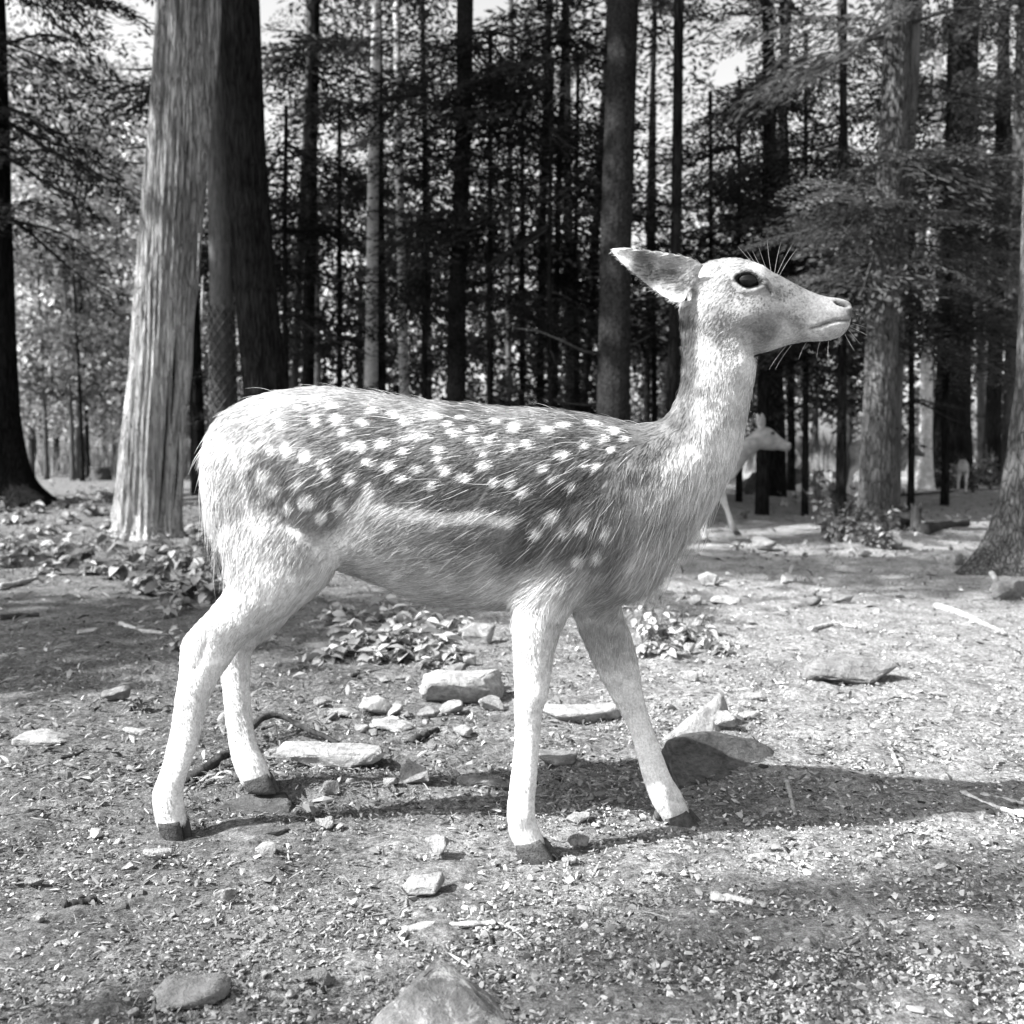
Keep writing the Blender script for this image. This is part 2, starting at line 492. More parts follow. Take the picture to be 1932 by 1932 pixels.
def place_quads(temps, items, rng, tone0, tvar):
    """items: (pos, yaw, pitch, roll, scale)"""
    Vs, Ts = [], []
    for (p, yaw, pit, rol, s) in items:
        T = temps[rng.integers(len(temps))]
        R = np.array(Matrix.Rotation(yaw, 3, 'Z')@Matrix.Rotation(pit, 3, 'Y')@Matrix.Rotation(rol, 3, 'X'))
        V = (T.reshape(-1, 3)*s)@R.T+np.asarray(p)
        Vs.append(V)
        t = tone0*np.exp(rng.normal(0, tvar))*np.exp(rng.normal(0, 0.25, len(T)))
        Ts.append(np.repeat(t, 4))
    V = np.concatenate(Vs); n = len(V)//4
    return V, np.arange(n*4).reshape(n, 4), np.concatenate(Ts)

# ------------------------------------------------------------------ trees
def px_path(d, pts, top_z):
    """trunk path in the world from picture points (px, py, width_px) at distance d, carried down to the ground and up to top_z"""
    P = [at(a, b, d) for a, b, w in pts]; R = [w/2*d/1932 for a, b, w in pts]
    P = [np.array(p) for p in P]
    lo = P[-1]; g = float(gh(lo[0], lo[1]))-0.06
    if lo[2] > g+0.02:
        sl = (P[-2]-P[-1])/max(P[-2][2]-P[-1][2], .1)
        P.append(lo-sl*(lo[2]-g)*0.5*np.array([1, 1, 0])-np.array([0, 0, lo[2]-g])); R.append(R[-1]*1.25)
    P = P[::-1]; R = R[::-1]
    if P[-1][2] < top_z:
        sl = (P[-1]-P[-2])/max(P[-1][2]-P[-2][2], .1)
        dz = top_z-P[-1][2]
        P.append(P[-1]+sl*dz*0.5*np.array([1, 1, 0])+np.array([0, 0, dz])); R.append(max(R[-1]*0.45, 0.03))
    return np.array(P), np.array(R)

def bark_disp(seed, amp=0.06, ridges=14, twist=1.0, flare=0.0, flare_h=0.05):
    def f(th, s, R):
        c = np.stack([np.cos(th)*ridges/6, np.sin(th)*ridges/6, s*9+0*th], -1)
        d = amp*R*fbm(c, seed, 3)
        rid = np.abs(np.sin((th+twist*s*2)*ridges/2+2.2*vnoise(np.stack([np.cos(th)*1.5, np.sin(th)*1.5, s*16], -1), seed+5)))
        d = d+amp*0.9*R*(rid-0.5)
        if flare:
            lob = 0.6+0.4*np.cos(th*5+seed)
            d = d+R*flare*lob*np.exp(-s/flare_h)
        return d
    return f

def tree(name, label, cat, d, pts, bark, top_z=12, seg=20, nring=60, amp=0.06, ridges=14, twist=0.4, flare=0.0,
         boughs=None, tone=0.05, temps=HEM, tvar=0.35, seed=0, group=None, flare_h=0.03, stubs=0):
    P, R = px_path(d, pts, top_z)
    base = P[0].copy()
    th = thing(name, label, cat, base, group)
    P2, R2 = resample(P, R, nring)
    V, F = tube(P2-base, R2, seg, bark_disp(seed, amp, ridges, twist, flare, flare_h))
    mesh_np('trunk', V, F, bark, th)
    rng = np.random.default_rng(1000+seed)
    hh = P2[:, 2]
    def on(z): return np.array([np.interp(z, hh, P2[:, 0]), np.interp(z, hh, P2[:, 1]), z])
    def rad(z): return float(np.interp(z, hh, R2))
    if boughs:
        items = []
        for (z0, z1, n, L0, L1, az0, az1) in boughs:
            nw = max(3, n//6); zw = np.linspace(z0, z1, nw)+rng.normal(0, .3*(z1-z0)/nw, nw)
            for k in range(n):
                wi = rng.integers(nw); z = float(np.clip(zw[wi]+rng.normal(0, .07), z0, z1)); L = rng.uniform(L0, L1)
                yaw = math.radians(rng.uniform(az0, az1)) if rng.uniform() < .5 else math.radians(az0+(az1-az0)*((wi*.37+rng.normal(0, .09)) % 1))
                pit = math.radians(rng.uniform(-6, 24))
                p = on(z); items.append((p-base, yaw, pit, rng.normal(0, .25), L))
        if d > 12.6 and temps is HEM: temps = HEM_FAR
        V, F, Tn = place_quads(temps, items, rng, tone, tvar)
        mesh_np('crown', V, F, M_LEAF, th, False, Tn)
        for (p, yaw, pit, rol, L) in items[::max(1, len(items)//16)]:
            dv = np.array([math.cos(yaw)*math.cos(pit), math.sin(yaw)*math.cos(pit), -math.sin(pit)])
            pts3 = [p+dv*L*s-np.array([0, 0, .21*L*s*s])+np.array([0, 0, .03*L*math.sin(7*s+L*9)]) for s in np.linspace(0, .8, 8)]
            r0 = 0.010+0.008*L
            V, F = tube(pts3, np.linspace(r0, r0*0.2, 8), 4)
            mesh_np('branch', V, F, M_STICK, th)
    for k in range(stubs):
        z = rng.uniform(1.2, min(top_z, 5)); yaw = rng.uniform(0, 2*math.pi); L = rng.uniform(.15, .9)
        p = on(z)-base; dv = np.array([math.cos(yaw), math.sin(yaw), rng.uniform(-.15, .3)])
        pts3 = [p+dv*(L*s+rad(z)*.6)+np.array([0, 0, rng.normal(0, .02*L)]) for s in np.linspace(0, 1, 5)]
        V, F = tube(pts3, np.linspace(.014, .004, 5), 5)
        mesh_np('dead_branch', V, F, M_STICK, th)
    return th, on, rad, base

# ------------------------------------------------------------------ the forest
FR = 'slender dark trunks in the forest behind the deer'
# big pale cedar, leaning
t_cedar = tree('cedar_tree', 'big leaning cedar trunk with pale furrowed bark and stripped lower wood', 'tree', 8.6,
    [(358, -60, 100), (354, 60, 108), (345, 170, 106), (336, 280, 104), (327, 390, 104), (318, 500, 106), (308, 610, 106), (299, 720, 108), (289, 830, 110), (281, 920, 114), (275, 985, 120), (272, 1012, 128)],
    M_CEDAR, 13, 132, 220, 0.085, 34, 1.1, 0.10, seed=2, flare_h=0.02)[0]
def cedar_cracks():
    # dark splits in the stripped lower wood and loose strips of bark
    d = 8.6
    for k, (pts, w) in enumerate([([(318, 700), (314, 800), (306, 900), (300, 985)], 5), ([(253, 800), (247, 880), (238, 960)], 4), ([(330, 640), (327, 720), (323, 800)], 6), ([(337, 820), (333, 900), (328, 960)], 5)]):
        P = np.array([at(a, b, d-0.235+0.05*abs(a-(348-b*0.075))/55) for a, b in pts]); P, R = resample(P, np.full(len(P), w*d/1932/2), 18)
        R *= np.clip(np.sin(np.linspace(0.15, 3.0, 18)), .25, 1)
        V, F = tube(P-np.array(t_cedar.location), R, 8)
        o = mesh_np('bark_split', V, F, M_BARK, t_cedar)
    for (a, b, c, e) in [(376, 440, 372, 520), (382, 520, 379, 610), (352, 120, 347, 200), (302, 130, 299, 215)]:
        P = np.array([at(a, b, d-.2), at((a+c)/2+2, (b+e)/2, d-.25), at(c+1, e, d-.24)]); P, R = resample(P, np.array([.006, .016, .003]), 10)
        V, F = tube(P-np.array(t_cedar.location), R, 6)
        mesh_np('bark_strip', V, F, M_CEDAR, t_cedar)
    for (a, b, L) in [(300, 128, 75), (290, 305, 60), (291, 168, 90), (286, 392, 62), (288, 275, 66)]:
        P = np.array([at(a+8, b, d), at(a-L*.5, b+4, d-.1), at(a-L, b+random.uniform(-4, 14), d-.15)]); P, R = resample(P, np.array([.016, .01, .004]), 8)
        V, F = tube(P-np.array(t_cedar.location), R, 6); mesh_np('dead_branch', V, F, M_STICK, t_cedar)
cedar_cracks()

t_wire = tree('slim_tree', 'slim grey trunk wrapped in wire mesh behind the big cedar', 'tree', 11.0,
    [(404, 100, 34), (408, 250, 36), (413, 420, 38), (418, 600, 40), (422, 760, 42)], M_BARKM, 9, 24, 60, 0.04, 12, seed=3)[0]
def wire_guard():
    d = 11.0; P, R = px_path(d, [(404, 100, 34), (408, 250, 36), (413, 420, 38), (418, 600, 40), (422, 760, 42)], 9)
    g = thing('wire_guard', 'diamond wire mesh wrapped round the slim grey trunk', 'wire mesh', P[0])
    z0, z1 = 0.15, 2.25; n = 40
    for s in (-1, 1):
        for k in range(9):
            zz = np.linspace(z0, z1, n); c = np.stack([np.interp(zz, P[:, 2], P[:, 0]), np.interp(zz, P[:, 2], P[:, 1]), zz], -1); r = np.interp(zz, P[:, 2], R)+0.022
            a = k/9*2*math.pi+s*zz*5.2
            Q = c+np.stack([np.cos(a)*r, np.sin(a)*r, 0*zz], -1)
            V, F = tube(Q-P[0], np.full(n, 0.009), 4); mesh_np('wire', V, F, M_WIRE, g)
wire_guard()

tree('cedar_tree', 'thick dark cedar trunk leaning left beside the wire-wrapped tree', 'tree', 9.8,
    [(448, -40, 72), (455, 120, 72), (464, 300, 72), (476, 460, 74), (487, 600, 76), (499, 720, 78), (505, 790, 84)], M_BARK, 13, 72, 140, 0.05, 26, 0.5, 0.15, seed=4)
tree('pine_tree', 'dark broad-based trunk standing before the sunlit path', 'tree', 12.5,
    [(-26, 100, 70), (-24, 300, 76), (-20, 560, 82), (-14, 780, 92), (-6, 900, 108), (2, 950, 128)], M_BARK, 13, 64, 120, 0.05, 22, 0.3, 0.55, seed=5, flare_h=0.035,
    boughs=[(3.6, 7.5, 46, 1.0, 2.4, -110, 60)], tone=0.045)
tree('birch_tree', 'white birch trunk behind the deer, beside a thin pale one', 'tree', 15.0,
    [(709, 90, 17), (705, 250, 19), (703, 400, 21), (702, 560, 23), (700, 740, 25)], M_BIRCH, 12, 20, 60, 0.03, 8, seed=6, boughs=[(5.5, 9, 10, .6, 1.4, 0, 360)], tone=0.07)
tree('slim_tree', 'dark trunk close behind the white birch', 'tree', 16.5, [(712, -20, 15), (716, 300, 17), (718, 740, 20)], M_BARK, 12, 16, 40, 0.05, seed=7, boughs=[(4.0, 10, 34, .9, 2.0, 0, 360)])
tree('slim_tree', 'thin pale trunk with smooth bark right of the white birch', 'tree', 14.5, [(749, 60, 13), (752, 260, 15), (757, 480, 16), (763, 740, 18)], M_BIRCH, 10, 16, 50, 0.03, 8, seed=8, boughs=[(4.5, 8, 12, .7, 1.5, 0, 360)], tone=0.06)
tree('hemlock_tree', 'tall dark hemlock with peeling lower trunk behind the deer\'s back', 'tree', 12.5,
    [(878, -40, 30), (876, 200, 30), (868, 420, 30), (862, 600, 34), (860, 750, 36)], M_BARK2, 13, 30, 70, 0.05, 12, seed=9, boughs=[(2.4, 4.0, 16, .7, 1.5, 150, 400), (3.6, 9.5, 64, 1.0, 2.2, 0, 360)], tone=0.05, stubs=6)
tree('spruce_tree', 'tall straight grey-barked trunk rising behind the deer\'s raised ear', 'tree', 9.4,
    [(1178, -40, 54), (1174, 100, 54), (1168, 280, 56), (1163, 440, 56), (1160, 600, 58), (1157, 780, 62)], M_BARK2, 13, 56, 140, 0.03, 18, 0.2, 0.1, seed=10, stubs=3)
tree('slim_tree', 'thin black trunk against the sky right of the tall grey trunk', 'tree', 10.5, [(1281, -40, 18), (1279, 200, 18), (1276, 420, 20), (1272, 620, 22), (1268, 780, 23)], M_BARK, 12, 16, 50, 0.05, seed=11, stubs=5)
t_rt, on_rt, _, b_rt = tree('hemlock_tree', 'hemlock with flaking sunlit lower trunk and a shrub at its foot', 'tree', 8.8,
    [(1697, -40, 48), (1690, 150, 50), (1682, 320, 50), (1672, 480, 54), (1664, 640, 58), (1658, 800, 60), (1654, 940, 62), (1652, 985, 70)], M_BARK_RT, 12, 56, 140, 0.05, 20, 0.3, 0.2, seed=12,
    boughs=[(2.35, 3.2, 12, .8, 1.6, 150, 390), (3.2, 6.5, 26, .9, 1.9, 60, 420)], tone=0.06)
tree('slim_tree', 'thin pale trunk leaning behind the flaking hemlock', 'tree', 11.5, [(1731, -40, 18), (1724, 150, 18), (1716, 300, 15), (1708, 420, 12), (1702, 560, 12), (1694, 800, 14)], M_BARKM, 9, 14, 50, 0.04, seed=13)
tree('birch_tree', 'smooth white trunk in the sun between two dark trunks', 'tree', 18.5, [(1768, 180, 15), (1762, 380, 17), (1752, 560, 20), (1748, 720, 21), (1746, 860, 24), (1744, 918, 34)], M_BIRCH, 11, 18, 60, 0.03, 8, 0.2, 0.1, seed=14, boughs=[(5, 10, 14, .8, 1.8, 0, 360)], tone=0.07)
tree('pine_tree', 'massive dark trunk right of the white trunk', 'tree', 19.5, [(1822, 60, 46), (1812, 300, 52), (1802, 560, 58), (1797, 760, 62), (1794, 900, 74)], M_BARK, 15, 36, 70, 0.06, 20, 0.2, 0.2, seed=15, boughs=[(6, 12, 26, 1.2, 2.6, 0, 360)])
tree('pine_tree', 'dark trunk behind the leafy bushes on the right', 'tree', 21, [(1892, 80, 18), (1886, 400, 22), (1874, 800, 28), (1870, 900, 34)], M_BARK, 13, 20, 50, 0.05, seed=16, boughs=[(4.5, 11, 34, 1.0, 2.2, 0, 360)])
tree('hemlock_tree', 'grey hemlock trunk beside the rough-barked trunk by the stone block', 'tree', 15.0, [(1938, 60, 36), (1930, 300, 36), (1922, 500, 36), (1916, 700, 38), (1912, 900, 42)], M_BARKM, 12, 24, 60, 0.05, 12, seed=17, boughs=[(2.6, 8, 40, .9, 2.0, 90, 330)], tone=0.07, stubs=4)
tree('pine_tree', 'rough deep-barked trunk flaring into roots beside a squared stone', 'tree', 6.3,
    [(1980, 500, 96), (1972, 700, 98), (1962, 850, 106), (1950, 960, 120), (1940, 1030, 140), (1934, 1062, 158)], M_BARK_RT, 12, 80, 150, 0.07, 26, 0.2, 0.35, seed=18, flare_h=0.02, boughs=[(5, 9, 30, 1.2, 2.4, 0, 360)])

# forest trunks at middle distance (seen between the near ones)
BK = [(552, 16, 14), (580, 17, 24), (690, 20, 14), (960, 24, 12), (1018, 15, 14), (1046, 14, 12), (1075, 16, 18), (1098, 19, 16), (1220, 20, 12), (1445, 17, 16),
      (1466, 16, 28), (1493, 18, 14), (1600, 20, 16), (1690, 20, 18), (372, 15, 26), (1852, 22, 14), (1905, 24, 14), (810, 22, 12), (600, 21, 16)]
rngb = np.random.default_rng(44)
for i, (px, d, w) in enumerate(BK):
    lean = rngb.normal(0, 24)
    tree('hemlock_tree', 'slender dark conifer in the dense forest behind the deer', 'tree', d, [(px+lean, 50, w*.8), (px+lean*.5+rngb.normal(0, 3), 400, w*.92), (px, 800, w)], M_BARK if i % 3 else M_BARKM, rngb.uniform(11, 16), 12, 30, 0.05, 8, seed=100+i, group=FR,
         boughs=[(2.2+rngb.uniform(0, 2.0), 11, int(rngb.uniform(26, 40)), .9, 2.3, 0, 360)], tone=0.024, stubs=3)

# leafy and needle trees closing the view at the forest edge
FE = 'sunlit trees along the far edge of the forest'
def edge_tree(px, d, w, h, n, rx, seed, tone=0.11, temps=LEAFY, zlo=1.6, label='sunlit leafy tree along the far edge of the forest', group=FE):
    P, R = px_path(d, [(px, 600, w), (px+random.uniform(-4, 4), 780, w)], h*.8)
    base = P[0]; th = thing('leafy_tree', label, 'tree', base, group)
    P2, R2 = resample(P, R, 16); V, F = tube(P2-base, R2, 10, bark_disp(seed, .05, 8)); mesh_np('trunk', V, F, M_BARKM, th)
    rng = np.random.default_rng(3000+seed); items = []
    for k in range(n):
        a = rng.uniform(0, 2*math.pi); z = rng.uniform(zlo, h); f = math.sin(math.pi*min(1, max(.12, (z-zlo+.6)/(h-zlo+1.2))))**.6
        r = rx*f*rng.uniform(.15, 1)**.6
        items.append((np.array([math.cos(a)*r, math.sin(a)*r, z]), a, rng.normal(0, .4), rng.normal(0, .4), rng.uniform(.45, .85)*(d/26)))
    V, F, Tn = place_quads(temps, items, rng, tone, .5); mesh_np('crown', V, F, M_LEAF, th, False, Tn)
    for k in range(5):
        p, a = items[k][0], 0; q = np.array([0, 0, p[2]*.6+.4]); V, F = tube([q, (p+q)/2+np.array([0, 0, .15]), p], [.05, .03, .01], 5); mesh_np('branch', V, F, M_BARKM, th)
    return th
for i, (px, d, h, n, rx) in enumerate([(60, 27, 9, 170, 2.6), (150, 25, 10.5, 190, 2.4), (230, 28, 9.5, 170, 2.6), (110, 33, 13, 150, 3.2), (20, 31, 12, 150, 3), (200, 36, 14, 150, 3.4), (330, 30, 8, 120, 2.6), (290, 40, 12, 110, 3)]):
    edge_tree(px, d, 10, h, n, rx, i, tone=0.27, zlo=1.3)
for i, (px, d, h, n, rx, tn) in enumerate([(430, 34, 9, 90, 3, .05), (560, 36, 9, 90, 3, .035), (680, 38, 10, 90, 3.4, .035), (800, 36, 9, 90, 3.2, .03), (920, 34, 9, 90, 3.2, .03), (1040, 36, 10, 90, 3.2, .03), (1150, 38, 8, 80, 3, .04),  # middle trees: leaf tones darkened to stand in for forest shade
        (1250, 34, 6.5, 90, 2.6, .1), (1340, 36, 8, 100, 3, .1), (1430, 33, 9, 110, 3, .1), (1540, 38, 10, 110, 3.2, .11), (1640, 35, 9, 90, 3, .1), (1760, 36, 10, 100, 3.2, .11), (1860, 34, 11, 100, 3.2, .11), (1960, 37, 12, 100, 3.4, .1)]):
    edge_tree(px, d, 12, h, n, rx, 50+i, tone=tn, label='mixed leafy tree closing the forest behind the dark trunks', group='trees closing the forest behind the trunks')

# conifers whose boughs hang into the upper right of the view
tree('fir_tree', 'bushy fir whose dark boughs hang over the deer\'s head', 'tree', 12.0, [(1450, 0, 14), (1446, 400, 18), (1440, 780, 22)], M_BARK, 12, 14, 40, 0.05, seed=60, boughs=[(1.7, 4.2, 60, .8, 1.9, 0, 360), (4.0, 8, 40, 1.0, 2.1, 0, 360)], tone=.04)
tree('fir_tree', 'fir with broad dark boughs left of the flaking hemlock', 'tree', 10.5, [(1592, 0, 12), (1590, 400, 15), (1588, 800, 18)], M_BARK, 9, 14, 40, 0.05, seed=61, boughs=[(1.8, 3.8, 46, .7, 1.5, 0, 360), (3.8, 6.5, 26, .8, 1.6, 0, 360)], tone=0.045)
tree('fir_tree', 'fir with layered boughs in front of the white trunk', 'tree', 13.5, [(1790, 200, 10), (1786, 500, 12), (1784, 860, 14)], M_BARK, 6, 12, 40, 0.05, seed=62, boughs=[(1.9, 3.6, 44, .7, 1.6, 0, 360), (4.2, 6, 22, .7, 1.5, 0, 360)], tone=0.08)
# fine spray boughs on the flaking hemlock, near enough to show the needles
def near_boughs():
    rng = np.random.default_rng(9)
    items = []
    for (z, yaw, L, pit) in [(2.15, 200, 1.05, -8), (2.3, 165, .9, 0), (2.45, 225, 1.2, -10), (2.1, 250, .8, 4), (2.6, 190, 1.3, -4), (2.75, 280, .9, 6), (2.35, 300, .9, 8), (2.2, 330, 1.0, 6), (2.5, 350, 1.1, 4), (2.0, 235, .8, 10), (2.9, 215, 1.2, 0), (2.65, 320, 1.2, 0)]:
        p = on_rt(z)-b_rt; items.append((p, math.radians(yaw), math.radians(pit), rng.normal(0, .2), L))
    for it in items:
        V, F, Tn = place_quads(HEM_FINE, [it], rng, 0.085, .2); mesh_np('needle_bough', V, F, M_LEAF, t_rt, False, Tn)
        p, yaw, pit, rol, L = it; dv = np.array([math.cos(yaw)*math.cos(pit), math.sin(yaw)*math.cos(pit), -math.sin(pit)])
        V, F = tube([p+dv*L*s-np.array([0, 0, .23*L*s*s]) for s in np.linspace(0, .97, 8)], np.linspace(.013, .003, 8), 6); mesh_np('branch', V, F, M_STICK, t_rt)
near_boughs()
# small young spruces in the gap behind the deer's back
def young_spruce(px, d, h, seed):
    b = at(px, 845+1449/d, d); b[2] = float(gh(b[0], b[1]))
    th = thing('young_spruce', 'small pale young spruce between the dark trunks', 'tree', b, 'young spruces between the trunks')
    V, F = tube([[0, 0, 0], [0, 0, h]], [.03, .006], 8); mesh_np('trunk', V, F, M_STICK, th)
    rng = np.random.default_rng(seed); items = []
    for k in range(46):
        z = h*(0.08+0.9*k/46); L = (h-z)*.36+.06
        for j in range(3): items.append((np.array([0, 0, z]), rng.uniform(0, 6.28), math.radians(rng.uniform(-38, -12)), 0, L*rng.uniform(.8, 1.15)))
    V, F, Tn = place_quads(HEM_BIG, items, rng, .13, .2); mesh_np('crown', V, F, M_LEAF, th, False, Tn)
UN = 'low hemlock boughs filling the gaps between the dark trunks'
for i, (px, d, h, n) in enumerate([(540, 13, 4.5, 26), (640, 16, 6, 30), (800, 12.5, 5, 30), (925, 12, 5.5, 34), (985, 14, 6, 34), (1040, 11.5, 5, 30), (1090, 14, 6, 32), (1235, 17, 4.5, 24), (1340, 14, 5.5, 36), (1395, 15, 6, 36), (470, 15, 5, 30), (1520, 12, 5.5, 34), (1720, 12.5, 5, 30)]):
    tree('hemlock_tree', 'young dark hemlock filling a gap between the forest trunks', 'tree', d, [(px, 200, 7), (px+random.uniform(-5, 5), 500, 9), (px, 820, 12)], M_BARK, h, 8, 24, .05, 6, seed=400+i, group=UN, boughs=[(1.3, 2.6, n//3, .6, 1.3, 0, 360), (2.4, h, n, .7, 1.7, 0, 360)], tone=.026)
young_spruce(951, 12.5, 1.85, 1); young_spruce(893, 13.2, 1.75, 2); young_spruce(1000, 13.5, 1.25, 3)

# unseen trees left of the clearing, crowns placed to shade forest and dapple ground
def shade_tree(x, y, h, clusters, seed, label, r0=.22):
    base = np.array([x, y, float(gh(x, y))-.05]); th = thing('shade_tree', label, 'tree', base)
    V, F = tube([[0, 0, 0], [.05, .03, h*.5], [0, 0, h]], [r0, r0*.8, r0*.25], 16, bark_disp(seed, .05, 14)); mesh_np('trunk', V, F, M_BARK, th)
    rng = np.random.default_rng(seed); items = []
    for (cx, cy, cz, rx, ry, rz, n, s) in clusters:
        c = np.array([cx, cy, cz])-base
        q = np.array([0, 0, max(1.5, c[2]-1.2)]); V, F = tube([q, (q+c)/2+np.array([0, 0, .3]), c], [.07, .05, .02], 6); mesh_np('branch', V, F, M_BARK, th)
        for k in range(n):
            p = rng.normal(size=3); p /= np.linalg.norm(p); p *= rng.uniform(.1, 1)**.4
            items.append((c+p*np.array([rx, ry, rz]), rng.uniform(0, 6.28), rng.normal(0, .4), rng.normal(0, .3), s*rng.uniform(.7, 1.2)))
    V, F, Tn = place_quads(LEAFY_BIG, items, rng, .06, .25); mesh_np('crown', V, F, M_LEAF, th, False, Tn)
def shadow_at(px, py, z):
    g = ground_at(px, py); t = (z-g[2])/-LDIR.z
    return g-np.array(LDIR)*t
def cl(px, py, z, rx, ry, n, s=.55, rz=.45):
    c = shadow_at(px, py, z); return (c[0], c[1], c[2], rx, ry, rz, n, s)
SHADE1 = [cl(1720, 1690, 6.5, .34, .05, 12, .12, .05), cl(1500, 1725, 6.5, .30, .05, 11, .12, .05), cl(1320, 1775, 6.3, .26, .05, 10, .11, .05), cl(1890, 1640, 6.8, .25, .06, 10, .12, .05), cl(1600, 1790, 6.5, .3, .05, 9, .11, .05), cl(1120, 1830, 6.0, .26, .05, 6, .1, .05), cl(640, 1900, 6.2, .30, .04, 6, .1, .05), cl(330, 1950, 6.0, .3, .04, 6, .1, .05), cl(1000, 1900, 6, .25, .04, 5, .1, .05)]
SHADE2 = [cl(120, 1180, 7.5, 1.0, .7, 20, .55), cl(330, 1190, 7.0, .7, .6, 14, .5), cl(60, 1290, 7, .5, .35, 8, .4), cl(520, 1150, 7.5, .9, .8, 14, .5), cl(800, 1150, 8, .9, .7, 10, .45), cl(1180, 1120, 8.5, .8, .6, 10, .45)]
SHADE3 = [cl(1500, 1075, 9, 1.5, .6, 20, .6), cl(1750, 1060, 9.5, 1.7, .6, 24, .65), cl(1850, 1110, 9, .9, .4, 9, .5), cl(1560, 1010, 9.5, 1.4, .7, 14, .6), cl(1400, 960, 10, 2, 1.2, 22, .8)]
shade_tree(-6.4, -2.6, 8, SHADE1, 201, 'leafy tree on the sunny side of the clearing whose boughs dapple the gravel', .16)
shade_tree(-9.2, 1.6, 10, SHADE2, 202, 'broad tree on the sunny side of the clearing shading the bare earth', .2)
shade_tree(-8.2, 4.6, 12, SHADE3, 203, 'tall tree on the sunny side shading the ground before the trunks', .24)
for k, (x, y, zc) in enumerate([(-9.5, 8.2, 10), (-11.5, 12, 12), (-7.5, 10.5, 11), (-3.5, 9.8, 10), (-6.2, 8.6, 9.8), (-1.0, 11.5, 10.5)]):  # crowns added out of view to throw shade on the middle forest
    shade_tree(min(x, -.62*(y+2.2)), y+2.2, zc+3, [(x, y, zc, 2.6, 1.9, 2.2, 74, .95)], 210+k, ['tall dense tree at the forest edge beyond the cedar', 'tall tree closest to the broad-based dark trunk', 'tallest dense tree deep in the forest on the sunny side', 'dense tree behind the sunny-side forest edge', 'tall tree spreading its crown over the slender conifers', 'tall tree spreading its crown over the birch'][k], .24)

# ------------------------------------------------------------------ deer
# rings are given in the picture's side view: (top/rear point, bottom/front point, half width in px, lateral offset in m, taper)
PXM = 0.00101
def mid_y(u): return 2.03-(np.asarray(u, float)-400)*0.00015

TORSO = [((392, 850), (392, 930), 34, 0), ((404, 806), (408, 985), 78, 0), ((440, 768), (440, 1040), 110, 0), ((510, 742), (520, 1062), 128, 0),
    ((600, 731), (610, 1068), 140, 0), ((700, 739), (702, 1096), 150, 0), ((800, 754), (800, 1131), 158, 0), ((900, 764), (900, 1146), 158, 0),
    ((1000, 770), (1000, 1150), 148, 0), ((1080, 777), (1095, 1150), 132, 0), ((1150, 790), (1180, 1135), 116, 0), ((1198, 800), (1238, 1096), 104, 0)]
NECK = [((1228, 798), (1272, 1042), 92, 0), ((1256, 786), (1318, 985), 80, 0), ((1276, 757), (1366, 920), 69, 0), ((1287, 718), (1395, 852), 62, 0),
    ((1288, 680), (1409, 778), 57, 0), ((1285, 640), (1423, 708), 55, 0), ((1282, 600), (1420, 676), 55, 0), ((1284, 560), (1385, 660), 52, 0)]
HEAD = [((1292, 525), (1335, 660), 46, 0, .1), ((1330, 495), (1392, 674), 60, 0, .12), ((1388, 487), (1424, 668), 62, 0, .2), ((1430, 500), (1458, 661), 56, 0, .2),
    ((1476, 524), (1488, 652), 44, 0, .1), ((1520, 547), (1521, 644), 37, 0, 0), ((1555, 558), (1553, 643), 34, 0, 0), ((1584, 562), (1580, 637), 31, 0, 0),
    ((1599, 570), (1595, 625), 23, 0, 0), ((1605, 580), (1602, 610), 12, 0, 0)]
TAIL = [((396, 822), (425, 830), 16, 0), ((380, 850), (412, 860), 18, 0), ((379, 900), (408, 905), 17, 0), ((386, 960), (414, 965), 15, 0), ((398, 1020), (422, 1022), 12, 0), ((404, 1058), (416, 1060), 6, 0)]
